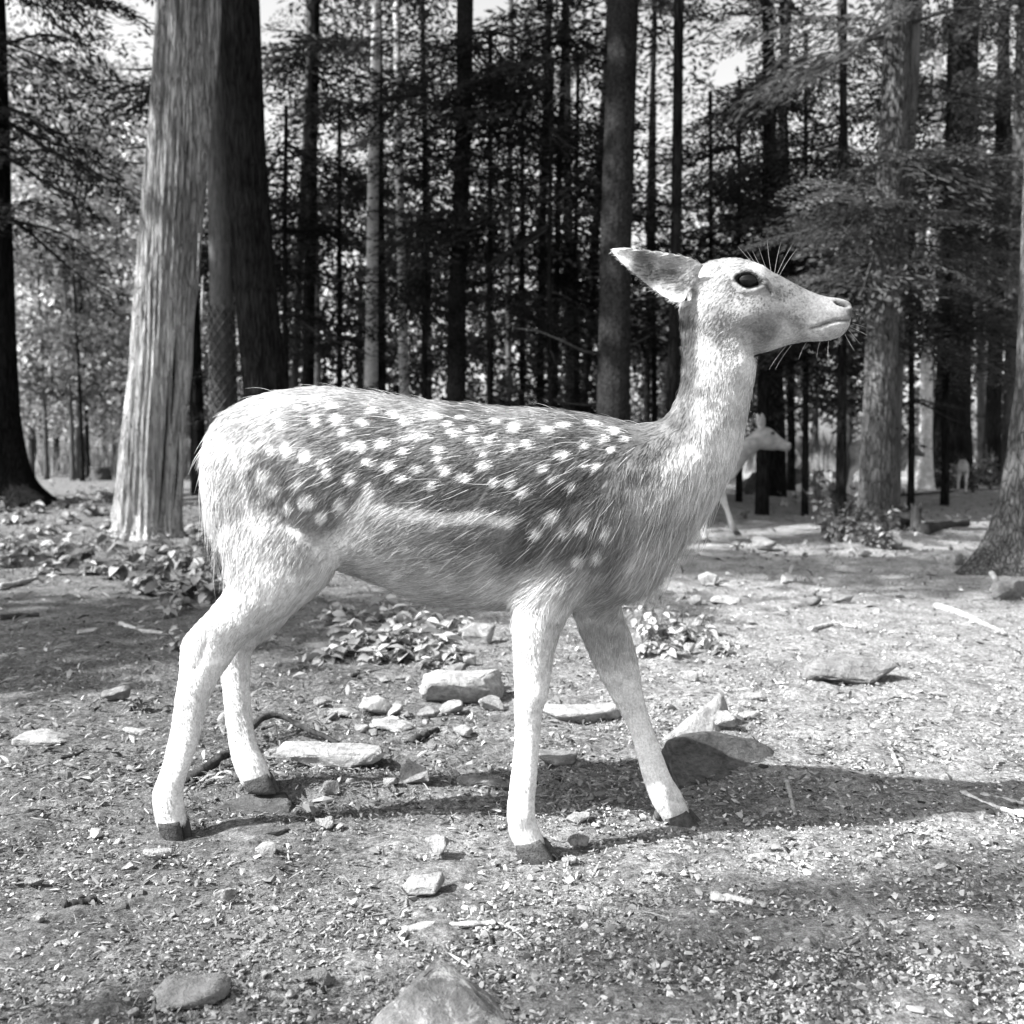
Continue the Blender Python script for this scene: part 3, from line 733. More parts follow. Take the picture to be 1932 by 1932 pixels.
LEGS = [
 [((470, 850), (580, 860), 20, -.05), ((420, 915), (625, 930), 48, -.058), ((408, 985), (646, 1010), 58, -.07), ((425, 1060), (632, 1082), 58, -.082), ((428, 1106), (566, 1146), 47, -.085), ((397, 1150), (510, 1178), 37, -.085),
  ((361, 1188), (462, 1212), 30, -.085), ((343, 1216), (432, 1252), 26, -.085), ((340, 1262), (405, 1296), 23, -.085), ((332, 1312), (388, 1340), 20, -.085), ((321, 1380), (374, 1400), 17, -.085),
  ((305, 1450), (355, 1455), 18, -.085), ((290, 1492), (346, 1490), 21, -.085), ((292, 1530), (348, 1525), 21, -.085), ((300, 1560), (351, 1554), 19, -.085)],
 [((430, 1000), (620, 1010), 50, .07), ((440, 1090), (580, 1120), 42, .08), ((425, 1160), (520, 1190), 34, .085), ((414, 1215), (477, 1225), 26, .088), ((417, 1270), (471, 1290), 22, .09),
  ((424, 1335), (475, 1350), 18, .09), ((432, 1400), (484, 1400), 17, .09), ((442, 1445), (498, 1435), 20, .09), ((457, 1480), (510, 1464), 18, .09)],
 [((1030, 870), (1120, 880), 18, -.05), ((975, 960), (1160, 980), 38, -.058), ((958, 1060), (1150, 1082), 46, -.075), ((962, 1130), (1088, 1142), 42, -.085), ((965, 1190), (1054, 1200), 34, -.09), ((969, 1250), (1041, 1260), 28, -.09),
  ((971, 1300), (1034, 1305), 25, -.09), ((971, 1345), (1023, 1345), 22, -.09), ((970, 1400), (1018, 1400), 19, -.09), ((965, 1470), (1012, 1470), 18, -.09), ((957, 1530), (1009, 1528), 21, -.09),
  ((960, 1568), (1015, 1560), 20, -.09), ((974, 1600), (1027, 1586), 19, -.09)],
 [((1010, 1040), (1200, 1040), 42, .06), ((1060, 1110), (1180, 1110), 38, .075), ((1082, 1165), (1173, 1150), 33, .09), ((1102, 1215), (1191, 1205), 28, .095), ((1132, 1275), (1205, 1262), 25, .1),
  ((1159, 1326), (1215, 1314), 22, .1), ((1187, 1376), (1228, 1360), 19, .1), ((1202, 1426), (1246, 1411), 18, .1), ((1215, 1476), (1264, 1459), 20, .1), ((1231, 1517), (1287, 1498), 20, .1),
  ((1256, 1554), (1301, 1533), 17, .1)]]
EAR = [((1338, 497), (1300, 562), 14), ((1302, 485), (1284, 577), 20), ((1266, 478), (1256, 567), 22), ((1236, 474), (1226, 546), 19), ((1206, 471), (1196, 521), 14), ((1179, 469), (1171, 498), 8), ((1157, 467), (1153, 477), 3)]
HOOVES = [
 [((302, 1552), (344, 1549), 12), ((305, 1568), (348, 1566), 13), ((314, 1582), (350, 1580), 11), ((324, 1592), (352, 1592), 7)],
 [((460, 1474), (507, 1460), 12), ((465, 1484), (514, 1474), 13), ((468, 1492), (520, 1488), 12), ((474, 1497), (524, 1497), 8)],
 [((976, 1596), (1022, 1584), 12), ((978, 1614), (1038, 1606), 14), ((982, 1630), (1052, 1628), 13), ((990, 1640), (1060, 1641), 8)],
 [((1256, 1546), (1298, 1530), 12), ((1262, 1560), (1312, 1546), 13), ((1270, 1570), (1324, 1560), 12), ((1280, 1577), (1332, 1571), 8)]]
HOOF_OFF = [-.085, .09, -.09, .1]
HOOF_DU = [13, 5, 9, 6]

def loft(rings, mapper, seg=28, cap=True):
    """closed surface through elliptical rings; mapper(u, v, lateral_m, offset_m) -> world"""
    Vs = []
    th = np.arange(seg)/seg*2*np.pi
    for r in rings:
        A, B, w, yo = r[:4]; k = r[4] if len(r) > 4 else 0
        A = np.array(A, float); B = np.array(B, float)
        m = (A+B)/2; h = (A-B)/2
        c = np.cos(th); s = np.sin(th)
        uv = m+c[:, None]*h
        Vs.append(mapper(uv[:, 0], uv[:, 1], s*w*PXM*(1+k*c), yo))
    return close_rings(Vs)

def close_rings(Vs):
    n = len(Vs); seg = len(Vs[0])
    V = np.concatenate(Vs+[Vs[0].mean(0)[None], Vs[-1].mean(0)[None]])
    i = np.arange(n*seg).reshape(n, seg); j = np.roll(i, -1, 1)
    F = [np.stack([i[:-1], j[:-1], j[1:], i[1:]], -1).reshape(-1, 4),
         np.concatenate([np.stack([np.full(seg, n*seg), j[0], i[0]], -1), np.stack([np.full(seg, n*seg+1), i[-1], j[-1]], -1)])]
    return V, F

def smooth_rings(rings, m=3):
    """cubic interpolation between rings"""
    R = [np.array([*r[0], *r[1], r[2], r[3], r[4] if len(r) > 4 else 0], float) for r in rings]
    out = []
    for i in range(len(R)-1):
        p0 = R[max(i-1, 0)]; p1 = R[i]; p2 = R[i+1]; p3 = R[min(i+2, len(R)-1)]
        for k in range(m):
            t = k/m
            q = 0.5*((2*p1)+(-p0+p2)*t+(2*p0-5*p1+4*p2-p3)*t*t+(-p0+3*p1-3*p2+p3)*t**3)
            out.append(((q[0], q[1]), (q[2], q[3]), q[4], q[5], q[6]))
    q = R[-1]; out.append(((q[0], q[1]), (q[2], q[3]), q[4], q[5], q[6]))
    return out

def ear_loft(mapper, side, shrink=1.0):
    Vs = []
    R = [np.array([*a, *b, c], float) for a, b, c in EAR]
    rr = []
    for i in range(len(R)-1):
        for k in range(3): rr.append(R[i]+(R[i+1]-R[i])*k/3)
    rr.append(R[-1])
    root = np.array([1330., 525.])
    for q in rr:
        A = root+(q[:2]-root)*shrink; B = root+(q[2:4]-root)*shrink; cup = q[4]
        m = (A+B)/2; h = (A-B)/2
        a = np.linspace(-1, 1, 12)
        uv = m+a[:, None]*h
        outer = cup*(1-a*a)+3.2; inner = cup*(1-a*a)*0.85-3.2
        u = np.concatenate([uv[:, 0], uv[::-1, 0]]); v = np.concatenate([uv[:, 1], uv[::-1, 1]])
        w = np.concatenate([outer, inner[::-1]])-8
        Vs.append(mapper(u, v, (w if side < 0 else -w)*PXM, 0.052*side))
    return close_rings(Vs)

def remeshed(parts, voxel, smooth_it=6, fac=0.5):
    off = 0; VV = []; FF = []
    for V, F in parts:
        VV.append(V); FF += [f+off for f in F]; off += len(V)
    me_o = mesh_np('tmp_deer', np.concatenate(VV), FF)
    bm = bmesh.new(); bm.from_mesh(me_o.data); bmesh.ops.recalc_face_normals(bm, faces=bm.faces); bm.to_mesh(me_o.data); bm.free()
    md = me_o.modifiers.new('r', 'REMESH'); md.mode = 'VOXEL'; md.voxel_size = voxel; md.adaptivity = 0
    if smooth_it:
        ms = me_o.modifiers.new('s', 'SMOOTH'); ms.factor = fac; ms.iterations = smooth_it
    dg = bpy.context.evaluated_depsgraph_get()
    me = bpy.data.meshes.new_from_object(me_o.evaluated_get(dg))
    old = me_o.data
    bpy.data.objects.remove(me_o); bpy.data.meshes.remove(old)
    return me

def seg_dist(x, y, pts):
    d = np.full(np.shape(x), 1e9)
    for (ax, ay), (bx, by) in zip(pts[:-1], pts[1:]):
        dx, dy = bx-ax, by-ay; t = np.clip(((x-ax)*dx+(y-ay)*dy)/(dx*dx+dy*dy), 0, 1)
        d = np.minimum(d, np.hypot(x-ax-t*dx, y-ay-t*dy))
    return d

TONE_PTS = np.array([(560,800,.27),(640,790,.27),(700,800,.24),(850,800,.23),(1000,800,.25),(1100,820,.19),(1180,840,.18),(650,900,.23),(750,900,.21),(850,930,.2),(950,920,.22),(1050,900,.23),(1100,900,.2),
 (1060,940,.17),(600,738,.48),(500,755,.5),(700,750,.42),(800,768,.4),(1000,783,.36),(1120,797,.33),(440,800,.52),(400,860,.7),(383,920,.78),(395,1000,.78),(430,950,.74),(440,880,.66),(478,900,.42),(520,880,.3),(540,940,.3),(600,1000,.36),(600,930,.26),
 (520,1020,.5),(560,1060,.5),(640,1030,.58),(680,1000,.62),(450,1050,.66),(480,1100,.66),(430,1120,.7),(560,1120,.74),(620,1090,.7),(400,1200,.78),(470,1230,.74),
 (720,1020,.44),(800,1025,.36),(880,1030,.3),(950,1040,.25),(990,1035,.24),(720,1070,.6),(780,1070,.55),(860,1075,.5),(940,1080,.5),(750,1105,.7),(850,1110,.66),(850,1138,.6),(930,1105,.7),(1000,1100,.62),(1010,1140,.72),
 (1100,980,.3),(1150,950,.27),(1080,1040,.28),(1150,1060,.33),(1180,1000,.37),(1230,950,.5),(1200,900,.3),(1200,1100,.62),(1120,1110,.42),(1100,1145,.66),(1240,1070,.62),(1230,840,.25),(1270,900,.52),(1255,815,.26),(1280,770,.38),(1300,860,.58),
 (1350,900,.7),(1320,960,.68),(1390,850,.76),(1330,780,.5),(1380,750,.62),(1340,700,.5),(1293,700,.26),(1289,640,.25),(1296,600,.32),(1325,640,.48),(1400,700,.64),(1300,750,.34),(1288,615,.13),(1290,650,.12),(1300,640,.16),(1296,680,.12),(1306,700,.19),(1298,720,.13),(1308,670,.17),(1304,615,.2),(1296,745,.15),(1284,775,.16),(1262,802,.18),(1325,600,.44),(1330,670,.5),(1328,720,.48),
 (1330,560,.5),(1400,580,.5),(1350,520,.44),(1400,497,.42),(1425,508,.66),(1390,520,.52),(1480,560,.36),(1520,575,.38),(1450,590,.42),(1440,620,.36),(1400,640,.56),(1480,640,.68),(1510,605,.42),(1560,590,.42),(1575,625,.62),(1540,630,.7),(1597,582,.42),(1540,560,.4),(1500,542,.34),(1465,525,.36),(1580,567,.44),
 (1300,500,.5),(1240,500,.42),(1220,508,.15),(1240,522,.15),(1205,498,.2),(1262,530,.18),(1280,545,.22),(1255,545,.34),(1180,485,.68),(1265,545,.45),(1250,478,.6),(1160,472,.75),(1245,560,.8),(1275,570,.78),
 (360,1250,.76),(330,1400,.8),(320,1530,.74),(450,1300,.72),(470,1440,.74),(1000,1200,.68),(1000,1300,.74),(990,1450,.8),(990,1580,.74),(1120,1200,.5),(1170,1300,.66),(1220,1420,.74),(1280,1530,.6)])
SPOTS = [(466,848,9,15),(488,843,7,13),(510,850,8,12),(541,852,10,16),(575,862,11,14),(604,876,9,12),(618,893,8,12),(459,882,7,9),(493,905,13,14),(513,926,14,13),(558,916,11,11),(578,950,17,14),(541,960,9,14),(637,959,12,15),(605,978,10,14),(493,1005,10,14),(558,1008,11,11),
 (524,804,11,9),(592,794,12,13),(632,792,13,12),(646,815,9,9),(537,757,18,8),(585,752,16,8),(486,777,14,9),(561,768,10,7),(658,906,13,14),(651,840,9,8),(682,797,11,11),(675,845,16,11),(695,872,11,9),(721,838,11,12),(729,881,11,10),(763,828,12,9),(779,823,12,9),(758,852,10,9),(760,794,12,10),(797,823,10,8),(780,887,10,9),(755,904,11,9),
 (823,848,10,10),(838,888,12,13),(826,866,8,8),(808,916,9,9),(855,818,12,9),(845,799,9,7),(889,809,9,7),(889,830,11,9),(921,828,10,9),(910,879,12,10),(913,855,8,7),(872,903,12,10),(927,910,9,9),(961,913,11,10),(967,808,12,9),(961,845,11,9),(993,838,12,10),(1030,811,12,9),(1022,884,12,9),(1039,906,9,8),(1057,859,13,10),(984,932,12,10),
 (1097,842,8,12),(1120,882,9,12),(1137,828,9,9),(1175,828,8,10),(1114,797,14,7),(1154,812,14,7),(1076,923,9,9),(1100,878,7,9),(1152,850,7,8),(1097,998,14,14),(1124,1056,14,12),(1039,981,16,14),(1010,1010,12,12),(1060,1005,12,12),(1140,1010,10,14),(1090,1060,12,12),(700,775,12,7),(740,782,12,7),(820,785,12,7),(930,795,12,6),(1060,800,14,6),(620,765,14,8),(870,786,10,6)]

def idw(x, y, pts, vals, p=4.0, chunk=20000):
    out = np.zeros((len(x), vals.shape[1]))
    for a in range(0, len(x), chunk):
        xs = x[a:a+chunk, None]; ys = y[a:a+chunk, None]
        d2 = (xs-pts[None, :, 0])**2+(ys-pts[None, :, 1])**2+60
        w = d2**(-p/2)
        out[a:a+chunk] = (w@vals)/w.sum(1)[:, None]
    return out

def coat(x, y):
    """albedo of the coat at side-view position"""
    P = np.stack([x*0.02, y*0.03, 0*x], -1)
    xw = x+9*vnoise(P, 31); yw = y+9*vnoise(P, 47)
    t = idw(xw, yw, TONE_PTS[:, :2], TONE_PTS[:, 2:3])[:, 0]
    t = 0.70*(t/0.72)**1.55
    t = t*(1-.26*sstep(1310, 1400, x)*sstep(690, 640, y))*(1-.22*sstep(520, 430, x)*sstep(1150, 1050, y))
    n = vnoise(np.stack([x*0.06, y*0.11, 0*x], -1), 8)
    t = t*(1+0.16*n)
    m = np.zeros_like(x)
    P2 = np.stack([x*0.09, y*0.09, 0*x], -1)
    xs = x+4*vnoise(P2, 3); ys = y+3*vnoise(P2, 5)
    for (a, b, rx, ry) in SPOTS:
        e = np.hypot((xs-a)/rx, (ys-b)/ry)
        m = np.maximum(m, 1-sstep(0.55, 1.25, e))
    st = seg_dist(xs, ys, [(435, 848), (456, 920), (476, 995), (490, 1022)]); m = np.maximum(m, (1-sstep(3, 9, st))*.9)
    st = seg_dist(xs, ys, [(693, 930), (680, 962), (706, 963), (774, 971), (842, 981), (910, 979), (962, 988)]); m = np.maximum(m, (1-sstep(5, 17, st))*.85)
    st = seg_dist(xs, ys, [(680, 962), (655, 1000), (640, 1040)]); m = np.maximum(m, (1-sstep(6, 26, st))*.6)
    t = t+(0.76-t)*m*0.95
    return np.clip(t, 0.03, 0.72)

HAIR_PTS = np.array([(600,850,-1,.35,28),(800,850,-1,.28,30),(1000,850,-1,.28,30),(700,780,-1,.2,28),(800,950,-1,.35,30),(950,960,-1,.45,32),(1100,900,-.8,.6,30),(1150,1000,-.5,1,34),(1050,1050,-.7,.75,36),(1000,1100,-.9,.6,36),(1200,900,-.35,1,28),(1200,1060,-.5,.9,34),(1250,850,-.3,1,20),
 (1330,800,-.1,1,14),(1350,700,-.15,1,11),(1290,700,-.3,1,18),(1288,620,-.25,1,14),(1390,850,-.1,1,16),(1340,960,-.25,1,50),(1300,1010,-.35,1,56),(1270,1050,-.5,1,52),(1150,1140,-.8,.5,26),(850,1110,-1,.3,28),(850,1030,-1,.35,30),(700,1080,-1,.5,28),(650,1000,-.8,.7,26),(450,850,-.6,.8,22),(390,880,-.25,1,34),(385,950,-.05,1,46),(400,1040,-.1,1,48),(440,1000,-.3,1,24),
 (500,950,-.6,.9,20),(550,1050,-.6,.9,20),(500,1100,-.55,.9,18),(620,1090,-.7,.7,22),(430,1170,-.6,.8,14),(360,1250,-.1,1,10),(330,1450,-.1,1,7),(320,1540,0,1,10),(1010,1180,-.1,1,13),(1000,1300,0,1,9),(990,1450,0,1,7),(990,1570,.1,1,10),(1120,1180,.2,1,12),(1190,1300,.3,1,8),(1240,1450,.35,1,7),(1280,1540,.4,1,9),(450,1300,.05,1,9),(470,1440,.2,1,9),
 (700,740,-1,.06,26),(850,760,-1,.06,26),(1000,775,-1,.04,26),(1150,795,-1,.05,30),(1210,802,-.8,-.2,26),(550,735,-1,.15,24),(450,770,-.9,.6,22),(400,820,-.6,.9,26),(1400,600,-.75,.65,8),(1480,600,-.8,.6,6),(1520,570,-1,.3,5),(1570,600,-1,.35,4),(1570,630,-1,.2,5),(1350,560,-.8,.6,10),(1340,510,-1,.25,11),(1400,490,-1,.05,8),(1450,520,-1,-.25,6),(1400,650,-.9,.5,9),(1480,650,-1,.3,7),(1250,490,-1,-.1,14),(1285,520,-1,.1,20),(1180,480,-1,-.2,9),(1300,530,-1,.4,14),(1260,560,-.9,.6,10)], float)

def main_mapper(u, v, lat, yo):
    Y = mid_y(u)+yo
    p = at(u, v, Y); p[..., 1] += lat
    return p

EYE_PX = (1412, 530)
def build_main_deer():
    root_p = np.array([-0.1, 1.97, 0.0])
    deer = thing('fallow_deer', 'spotted fallow doe standing side-on in the sunlit clearing with head raised', 'deer', root_p)
    mp = main_mapper
    parts = [loft(smooth_rings(TORSO+NECK), mp), loft(smooth_rings(HEAD), mp), loft(smooth_rings(TAIL), mp, 12)]
    parts += [loft(smooth_rings(L), mp, 20) for L in LEGS]
    parts += [ear_loft(mp, -1), ear_loft(mp, 1, 0.86)]
    me = remeshed(parts, 0.0036, 4, 0.5)
    n = len(me.vertices)
    V = np.empty(n*3, np.float32); me.vertices.foreach_get('co', V); V = V.reshape(-1, 3).astype(float)
    N = np.empty(n*3, np.float32); me.vertex_normals.foreach_get('vector', N) if hasattr(me, 'vertex_normals') else me.vertices.foreach_get('normal', N)
    N = N.reshape(-1, 3).astype(float)
    x, y = proj(V)
    # blend the joins of limbs, head and ears by local smoothing
    ed = np.empty(len(me.edges)*2, np.int32); me.edges.foreach_get('vertices', ed); ed = ed.reshape(-1, 2)
    deg = np.bincount(ed.ravel(), minlength=n)[:, None].astype(float)
    def blob(cx, cy, rx, ry): return 1-sstep(.7, 1.15, np.hypot((x-cx)/rx, (y-cy)/ry))
    mk = np.maximum.reduce([blob(530, 960, 165, 150), blob(1070, 980, 140, 150), blob(1350, 620, 75, 85)*(x < 1440), blob(1325, 535, 42, 48), blob(430, 900, 60, 110), blob(1100, 1130, 90, 45)])[:, None]*.6
    V0_ = V.copy()
    for it in range(46):
        S_ = np.zeros_like(V)
        for k_ in range(3): S_[:, k_] = np.bincount(ed[:, 0], V[ed[:, 1], k_], n)+np.bincount(ed[:, 1], V[ed[:, 0], k_], n)
        V = V+mk*(S_/deg-V)
    me.vertices.foreach_set('co', V.astype(np.float32).ravel()); me.update()
    N = np.empty(n*3, np.float32); me.vertex_normals.foreach_get('vector', N); N = N.reshape(-1, 3).astype(float)
    x, y = proj(V)
    near = sstep(0.15, 0.45, -N[:, 1])
    D = np.zeros(n)
    def g(cx, cy, rx, ry, a): return a*np.exp(-(((x-cx)/rx)**2+((y-cy)/ry)**2))
    D += near*(g(1140, 960, 70, 90, .010)+g(505, 850, 70, 60, .008)+g(655, 1005, 55, 50, -.012)+g(1225, 930, 28, 90, -.008)+g(985, 1010, 40, 70, -.006)+g(1050, 1075, 60, 40, .007))
    D += near*(g(560, 1000, 50, 80, .006)+g(420, 1215, 20, 30, -.004)+g(800, 1040, 150, 40, .004)+g(1420, 600, 40, 26, .003)+g(1385, 560, 26, 26, -.002)+g(1470, 560, 36, 20, -.003)+g(1360, 640, 20, 40, -.003))
    D += near*(g(1330, 690, 22, 60, .003)+g(1395, 690, 14, 24, .004))
    # rib and muscle undulation, very faint
    D += 0.0016*fbm(V*14, 9, 3)
    for ln, dp, wd in (([(990, 1370), (986, 1500)], .0014, 7), ([(348, 1340), (330, 1460)], .0014, 7), ([(455, 1350), (462, 1430)], .0013, 7), ([(1205, 1390), (1232, 1480)], .0013, 7), ([(395, 1190), (372, 1260)], .004, 8)):
        D -= near*dp*np.exp(-(seg_dist(x, y, ln)/wd)**2)
    D += near*(g(1008, 1320, 22, 22, .004)+g(1190, 1325, 20, 20, .003)+g(985, 1538, 24, 16, .003))
    # mouth, nostril, lachrymal groove, jaw fold
    mouth = seg_dist(x, y, [(1606, 604), (1580, 605), (1562, 610), (1545, 617), (1530, 620)])
    D -= near*0.0032*np.exp(-(mouth/3.0)**2)
    jf = seg_dist(x, y, [(1528, 624), (1545, 632), (1556, 641)]); D -= near*0.0018*np.exp(-(jf/5)**2)
    nos = np.hypot((x-1587-(y-572)*.6)/12, (y-573-(x-1587)*.22)/5.2)
    D -= near*0.008*(1-sstep(.6, 1.15, nos)); D += near*.0016*np.exp(-((nos-1.5)/.35)**2)
    ex, ey = x-EYE_PX[0], y-EYE_PX[1]
    er = math.radians(-10); exr = ex*math.cos(er)-ey*math.sin(er); eyr = ex*math.sin(er)+ey*math.cos(er)
    e = np.hypot(exr/24, eyr/(14.0-np.abs(exr)*.14))
    D -= near*.009*(1-sstep(.85, 1.05, e)); D += near*.0035*np.exp(-((e-1.35)/.28)**2)*(1+0.8*(ey < 0))
    D += near*g(1425, 505, 26, 9, .004)
    lac = seg_dist(x, y, [(1434, 534), (1447, 540), (1456, 551)]); D -= near*.003*np.exp(-(lac/3.4)**2)
    V = V+N*D[:, None]
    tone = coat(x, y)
    dark = np.zeros(n)
    dark = np.maximum(dark, near*np.exp(-(mouth/2.4)**2)*.8); dark = np.maximum(dark, near*(1-sstep(.7, 1.2, nos)))
    dark = np.maximum(dark, near*(1-sstep(1.08, 1.28, e))); dark = np.maximum(dark, near*np.exp(-(lac/3.0)**2)*.85)
    dark = np.maximum(dark, (1-sstep(2, 9, np.hypot(x-1606, (y-592)*.5)))*.6)
    tone = tone*(1-dark)+0.025*dark
    me.vertices.foreach_set('co', V.astype(np.float32).ravel()); me.update()
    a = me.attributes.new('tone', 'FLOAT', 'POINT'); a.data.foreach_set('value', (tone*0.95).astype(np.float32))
    me.polygons.foreach_set('use_smooth', np.ones(len(me.polygons), bool))
    me.materials.append(M_SKIN); me.name = 'deer_body'
    me.transform(Matrix.Translation(Vector(-root_p)))
    body = obj_of('body', me, deer)
    # eye
    bm = bmesh.new(); bm.from_mesh(me); bm.transform(Matrix.Translation(Vector(root_p)))
    bvh = BVHTree.FromBMesh(bm); bm.free()
    o0 = Vector((0, 0, H_CAM)); tgt = Vector(at(EYE_PX[0]+26, EYE_PX[1]-14, 1.7)); hit = bvh.ray_cast(o0, (tgt-o0).normalized())
    c = Vector(at(*EYE_PX, hit[0].y+0.0150))
    bm = bmesh.new(); bmesh.ops.create_uvsphere(bm, u_segments=32, v_segments=20, radius=1)
    em = bpy.data.meshes.new('eye'); bm.to_mesh(em); bm.free(); em.materials.append(M_EYE)
    em.polygons.foreach_set('use_smooth', np.ones(len(em.polygons), bool))
    for sgn in (0, 1):
        eo = obj_of('eye', em, deer); cc = c.copy()
        if sgn: cc.y = 2*float(mid_y(EYE_PX[0]))-c.y
        eo.location = cc-Vector(root_p); eo.scale = (0.025, 0.0195, 0.0185)
    # hooves: two claws each
    for H, off, du in zip(HOOVES, HOOF_OFF, HOOF_DU):
        VV = []; FF = []; o_ = 0
        for s in (-1, 1):
            dd = np.array([du if s > 0 else -du*.35, -3 if s > 0 else 0])
            rings = smooth_rings([(np.array(a_)+dd, np.array(b_)+dd, w_, off+s*0.0125) for a_, b_, w_ in H], 2)
            Vh, Fh = loft(rings, mp, 14); VV.append(Vh); FF += [f+o_ for f in Fh]; o_ += len(Vh)
        mesh_np('hoof', np.concatenate(VV)-root_p, FF, M_HOOF, deer)
    for (u, v, off) in ((962, 1552, -.09), (1243, 1538, .1), (296, 1520, -.085), (450, 1466, .09)):
        Vh, Fh = loft(smooth_rings([((u-8, v-8), (u+6, v-9), 5, off), ((u-10, v), (u+6, v), 7, off), ((u-6, v+9), (u+4, v+8), 4, off)], 2), mp, 10)
        mesh_np('dewclaw', Vh-root_p, Fh, M_HOOF, deer)
    # fur: real hair curves over the whole coat
    me.calc_loop_triangles()
    nt = len(me.loop_triangles); tri = np.empty(nt*3, np.int32); me.loop_triangles.foreach_get('vertices', tri); tri = tri.reshape(-1, 3)
    rng = np.random.default_rng(3)
    A, B, C = V[tri[:, 0]], V[tri[:, 1]], V[tri[:, 2]]
    ar = np.linalg.norm(np.cross(B-A, C-A), axis=1)/2
    cx, cy = proj((A+B+C)/3)
    wgt = ar*np.where(cx > 1330, 2.3, np.where((cy > 1180), 1.7, 1.0))
    nh = 190000
    idx = rng.choice(nt, nh, p=wgt/wgt.sum())
    r1 = np.sqrt(rng.uniform(0, 1, nh))[:, None]; r2 = rng.uniform(0, 1, nh)[:, None]
    P = (1-r1)*A[idx]+r1*(1-r2)*B[idx]+r1*r2*C[idx]
    nn = np.cross(B-A, C-A)[idx]; nn /= np.linalg.norm(nn, axis=1)[:, None]+1e-12
    vn = N[tri[idx]].mean(1); vn /= np.linalg.norm(vn, axis=1)[:, None]
    px, py = proj(P)
    exv, eyv = px-EYE_PX[0], py-EYE_PX[1]
    keep = ~((np.hypot(exv/31, eyv/19) < 1) & (nn[:, 1] < 0)) & ~((np.hypot((px-1590)/22, (py-573)/11) < 1) & (nn[:, 1] < 0)) & (px < 1600)
    keep &= ~(seg_dist(px, py, [(1606, 604), (1580, 605), (1562, 610), (1545, 617)]) < 3.5)
    P, vn, px, py = P[keep], vn[keep], px[keep], py[keep]; nh = len(P)
    hv = idw(px, py, HAIR_PTS[:, :2], HAIR_PTS[:, 2:], 3.0)
    dirv = np.stack([hv[:, 0], np.zeros(nh), -hv[:, 1]], -1)
    wob = vnoise(np.stack([px*0.035, py*0.035, np.zeros(nh)], -1), 77)[:, None]
    dirv = dirv+np.stack([np.zeros(nh), np.zeros(nh), np.ones(nh)], -1)*wob*0.18
    dirv += rng.normal(0, 0.13, (nh, 3))
    dirv -= vn*(dirv*vn).sum(1)[:, None]; dirv /= np.linalg.norm(dirv, axis=1)[:, None]+1e-9
    L = hv[:, 2]*0.001*rng.uniform(.55, 1.2, nh)
    long_ = (rng.uniform(0, 1, nh) < np.where(hv[:, 2] > 38, .05, .012)) & (hv[:, 2] > 22); L = np.where(long_, L*1.9, L)
    lift = np.abs(rng.normal(0.10, 0.07, nh))*np.where(L > .02, 1.0, 1.3)
    lift = np.where(long_, lift*1.6, lift)
    S = np.array([0, .3, .65, 1.0])
    curl = rng.normal(0, .10, nh)
    side = np.cross(vn, dirv)
    base = P-vn*0.0008
    pts = base[:, None]+dirv[:, None]*(L[:, None]*S)[..., None]+vn[:, None]*(L[:, None]*(lift[:, None]*(S*1.6-0.75*S*S)))[..., None]+side[:, None]*(L[:, None]*curl[:, None]*S*S)[..., None]
    pts[:, 1:, 2] -= (L[:, None]*0.05*S[1:]**2)
    mx_, my_ = proj(pts[:, 2])
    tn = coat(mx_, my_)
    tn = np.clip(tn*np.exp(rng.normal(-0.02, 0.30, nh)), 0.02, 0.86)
    tn = np.where(long_, np.maximum(tn, .5), tn)
    cu = bpy.data.hair_curves.new('fur')
    cu.add_curves([4]*nh)
    cu.attributes['position'].data.foreach_set('vector', (pts-root_p).astype(np.float32).ravel())
    rad = (np.where(L > .02, .00048, .00038)*rng.uniform(.7, 1.3, nh))[:, None]*np.array([1, .9, .65, .12])[None]
    ra = cu.attributes.get('radius') or cu.attributes.new('radius', 'FLOAT', 'POINT')
    ra.data.foreach_set('value', rad.astype(np.float32).ravel())
    ta = cu.attributes.new('tone', 'FLOAT', 'CURVE'); ta.data.foreach_set('value', tn.astype(np.float32))
    na = cu.attributes.new('hn', 'FLOAT_VECTOR', 'CURVE'); na.data.foreach_set('vector', vn.astype(np.float32).ravel())
    t = NT('deer_fur'); c_ = t.attr('tone'); hn = t.attr('hn', 'Vector')
    df = t.n('ShaderNodeBsdfDiffuse'); t.l(c_, df.inputs[0]); t.l(hn, df.inputs['Normal'])
    t.l(df.outputs[0], t.out.inputs[0])
    cu.materials.append(t.m)
    fo = obj_of('fur', cu, body); tag(fo, kind='stuff')
    # whiskers and brow hairs
    wk = []
    for (u, v, du, dv, Lm) in [(1445, 515, -.5, -1, 55), (1452, 516, -.2, -1, 62), (1458, 519, .1, -1, 60), (1462, 522, .35, -1, 64), (1466, 524, .5, -1, 58), (1425, 503, -.8, -1, 40), (1418, 500, -.9, -1, 45), (1432, 505, -.6, -1, 38),
                                (1600, 618, .8, .4, 28), (1597, 624, .7, .8, 30), (1590, 632, .4, 1, 30), (1560, 641, -.2, 1, 34), (1545, 642, -.4, 1, 30), (1520, 644, -.6, .8, 40), (1490, 652, -.6, .7, 55), (1480, 654, -.7, .7, 60), (1604, 612, 1, .2, 22)]:
        p = main_mapper(np.array(u), np.array(v), -0.012, 0); q = np.array([du, random.uniform(-.4, .1), -dv]); q /= np.linalg.norm(q)
        wk.append([p+q*Lm*.001*s+np.array([.004, 0, -.004])*s*s for s in (0, .35, .7, 1)])
    cu = bpy.data.hair_curves.new('whiskers'); cu.add_curves([4]*len(wk))
    cu.attributes['position'].data.foreach_set('vector', (np.array(wk)-root_p).astype(np.float32).ravel())
    ra = cu.attributes.get('radius') or cu.attributes.new('radius', 'FLOAT', 'POINT')
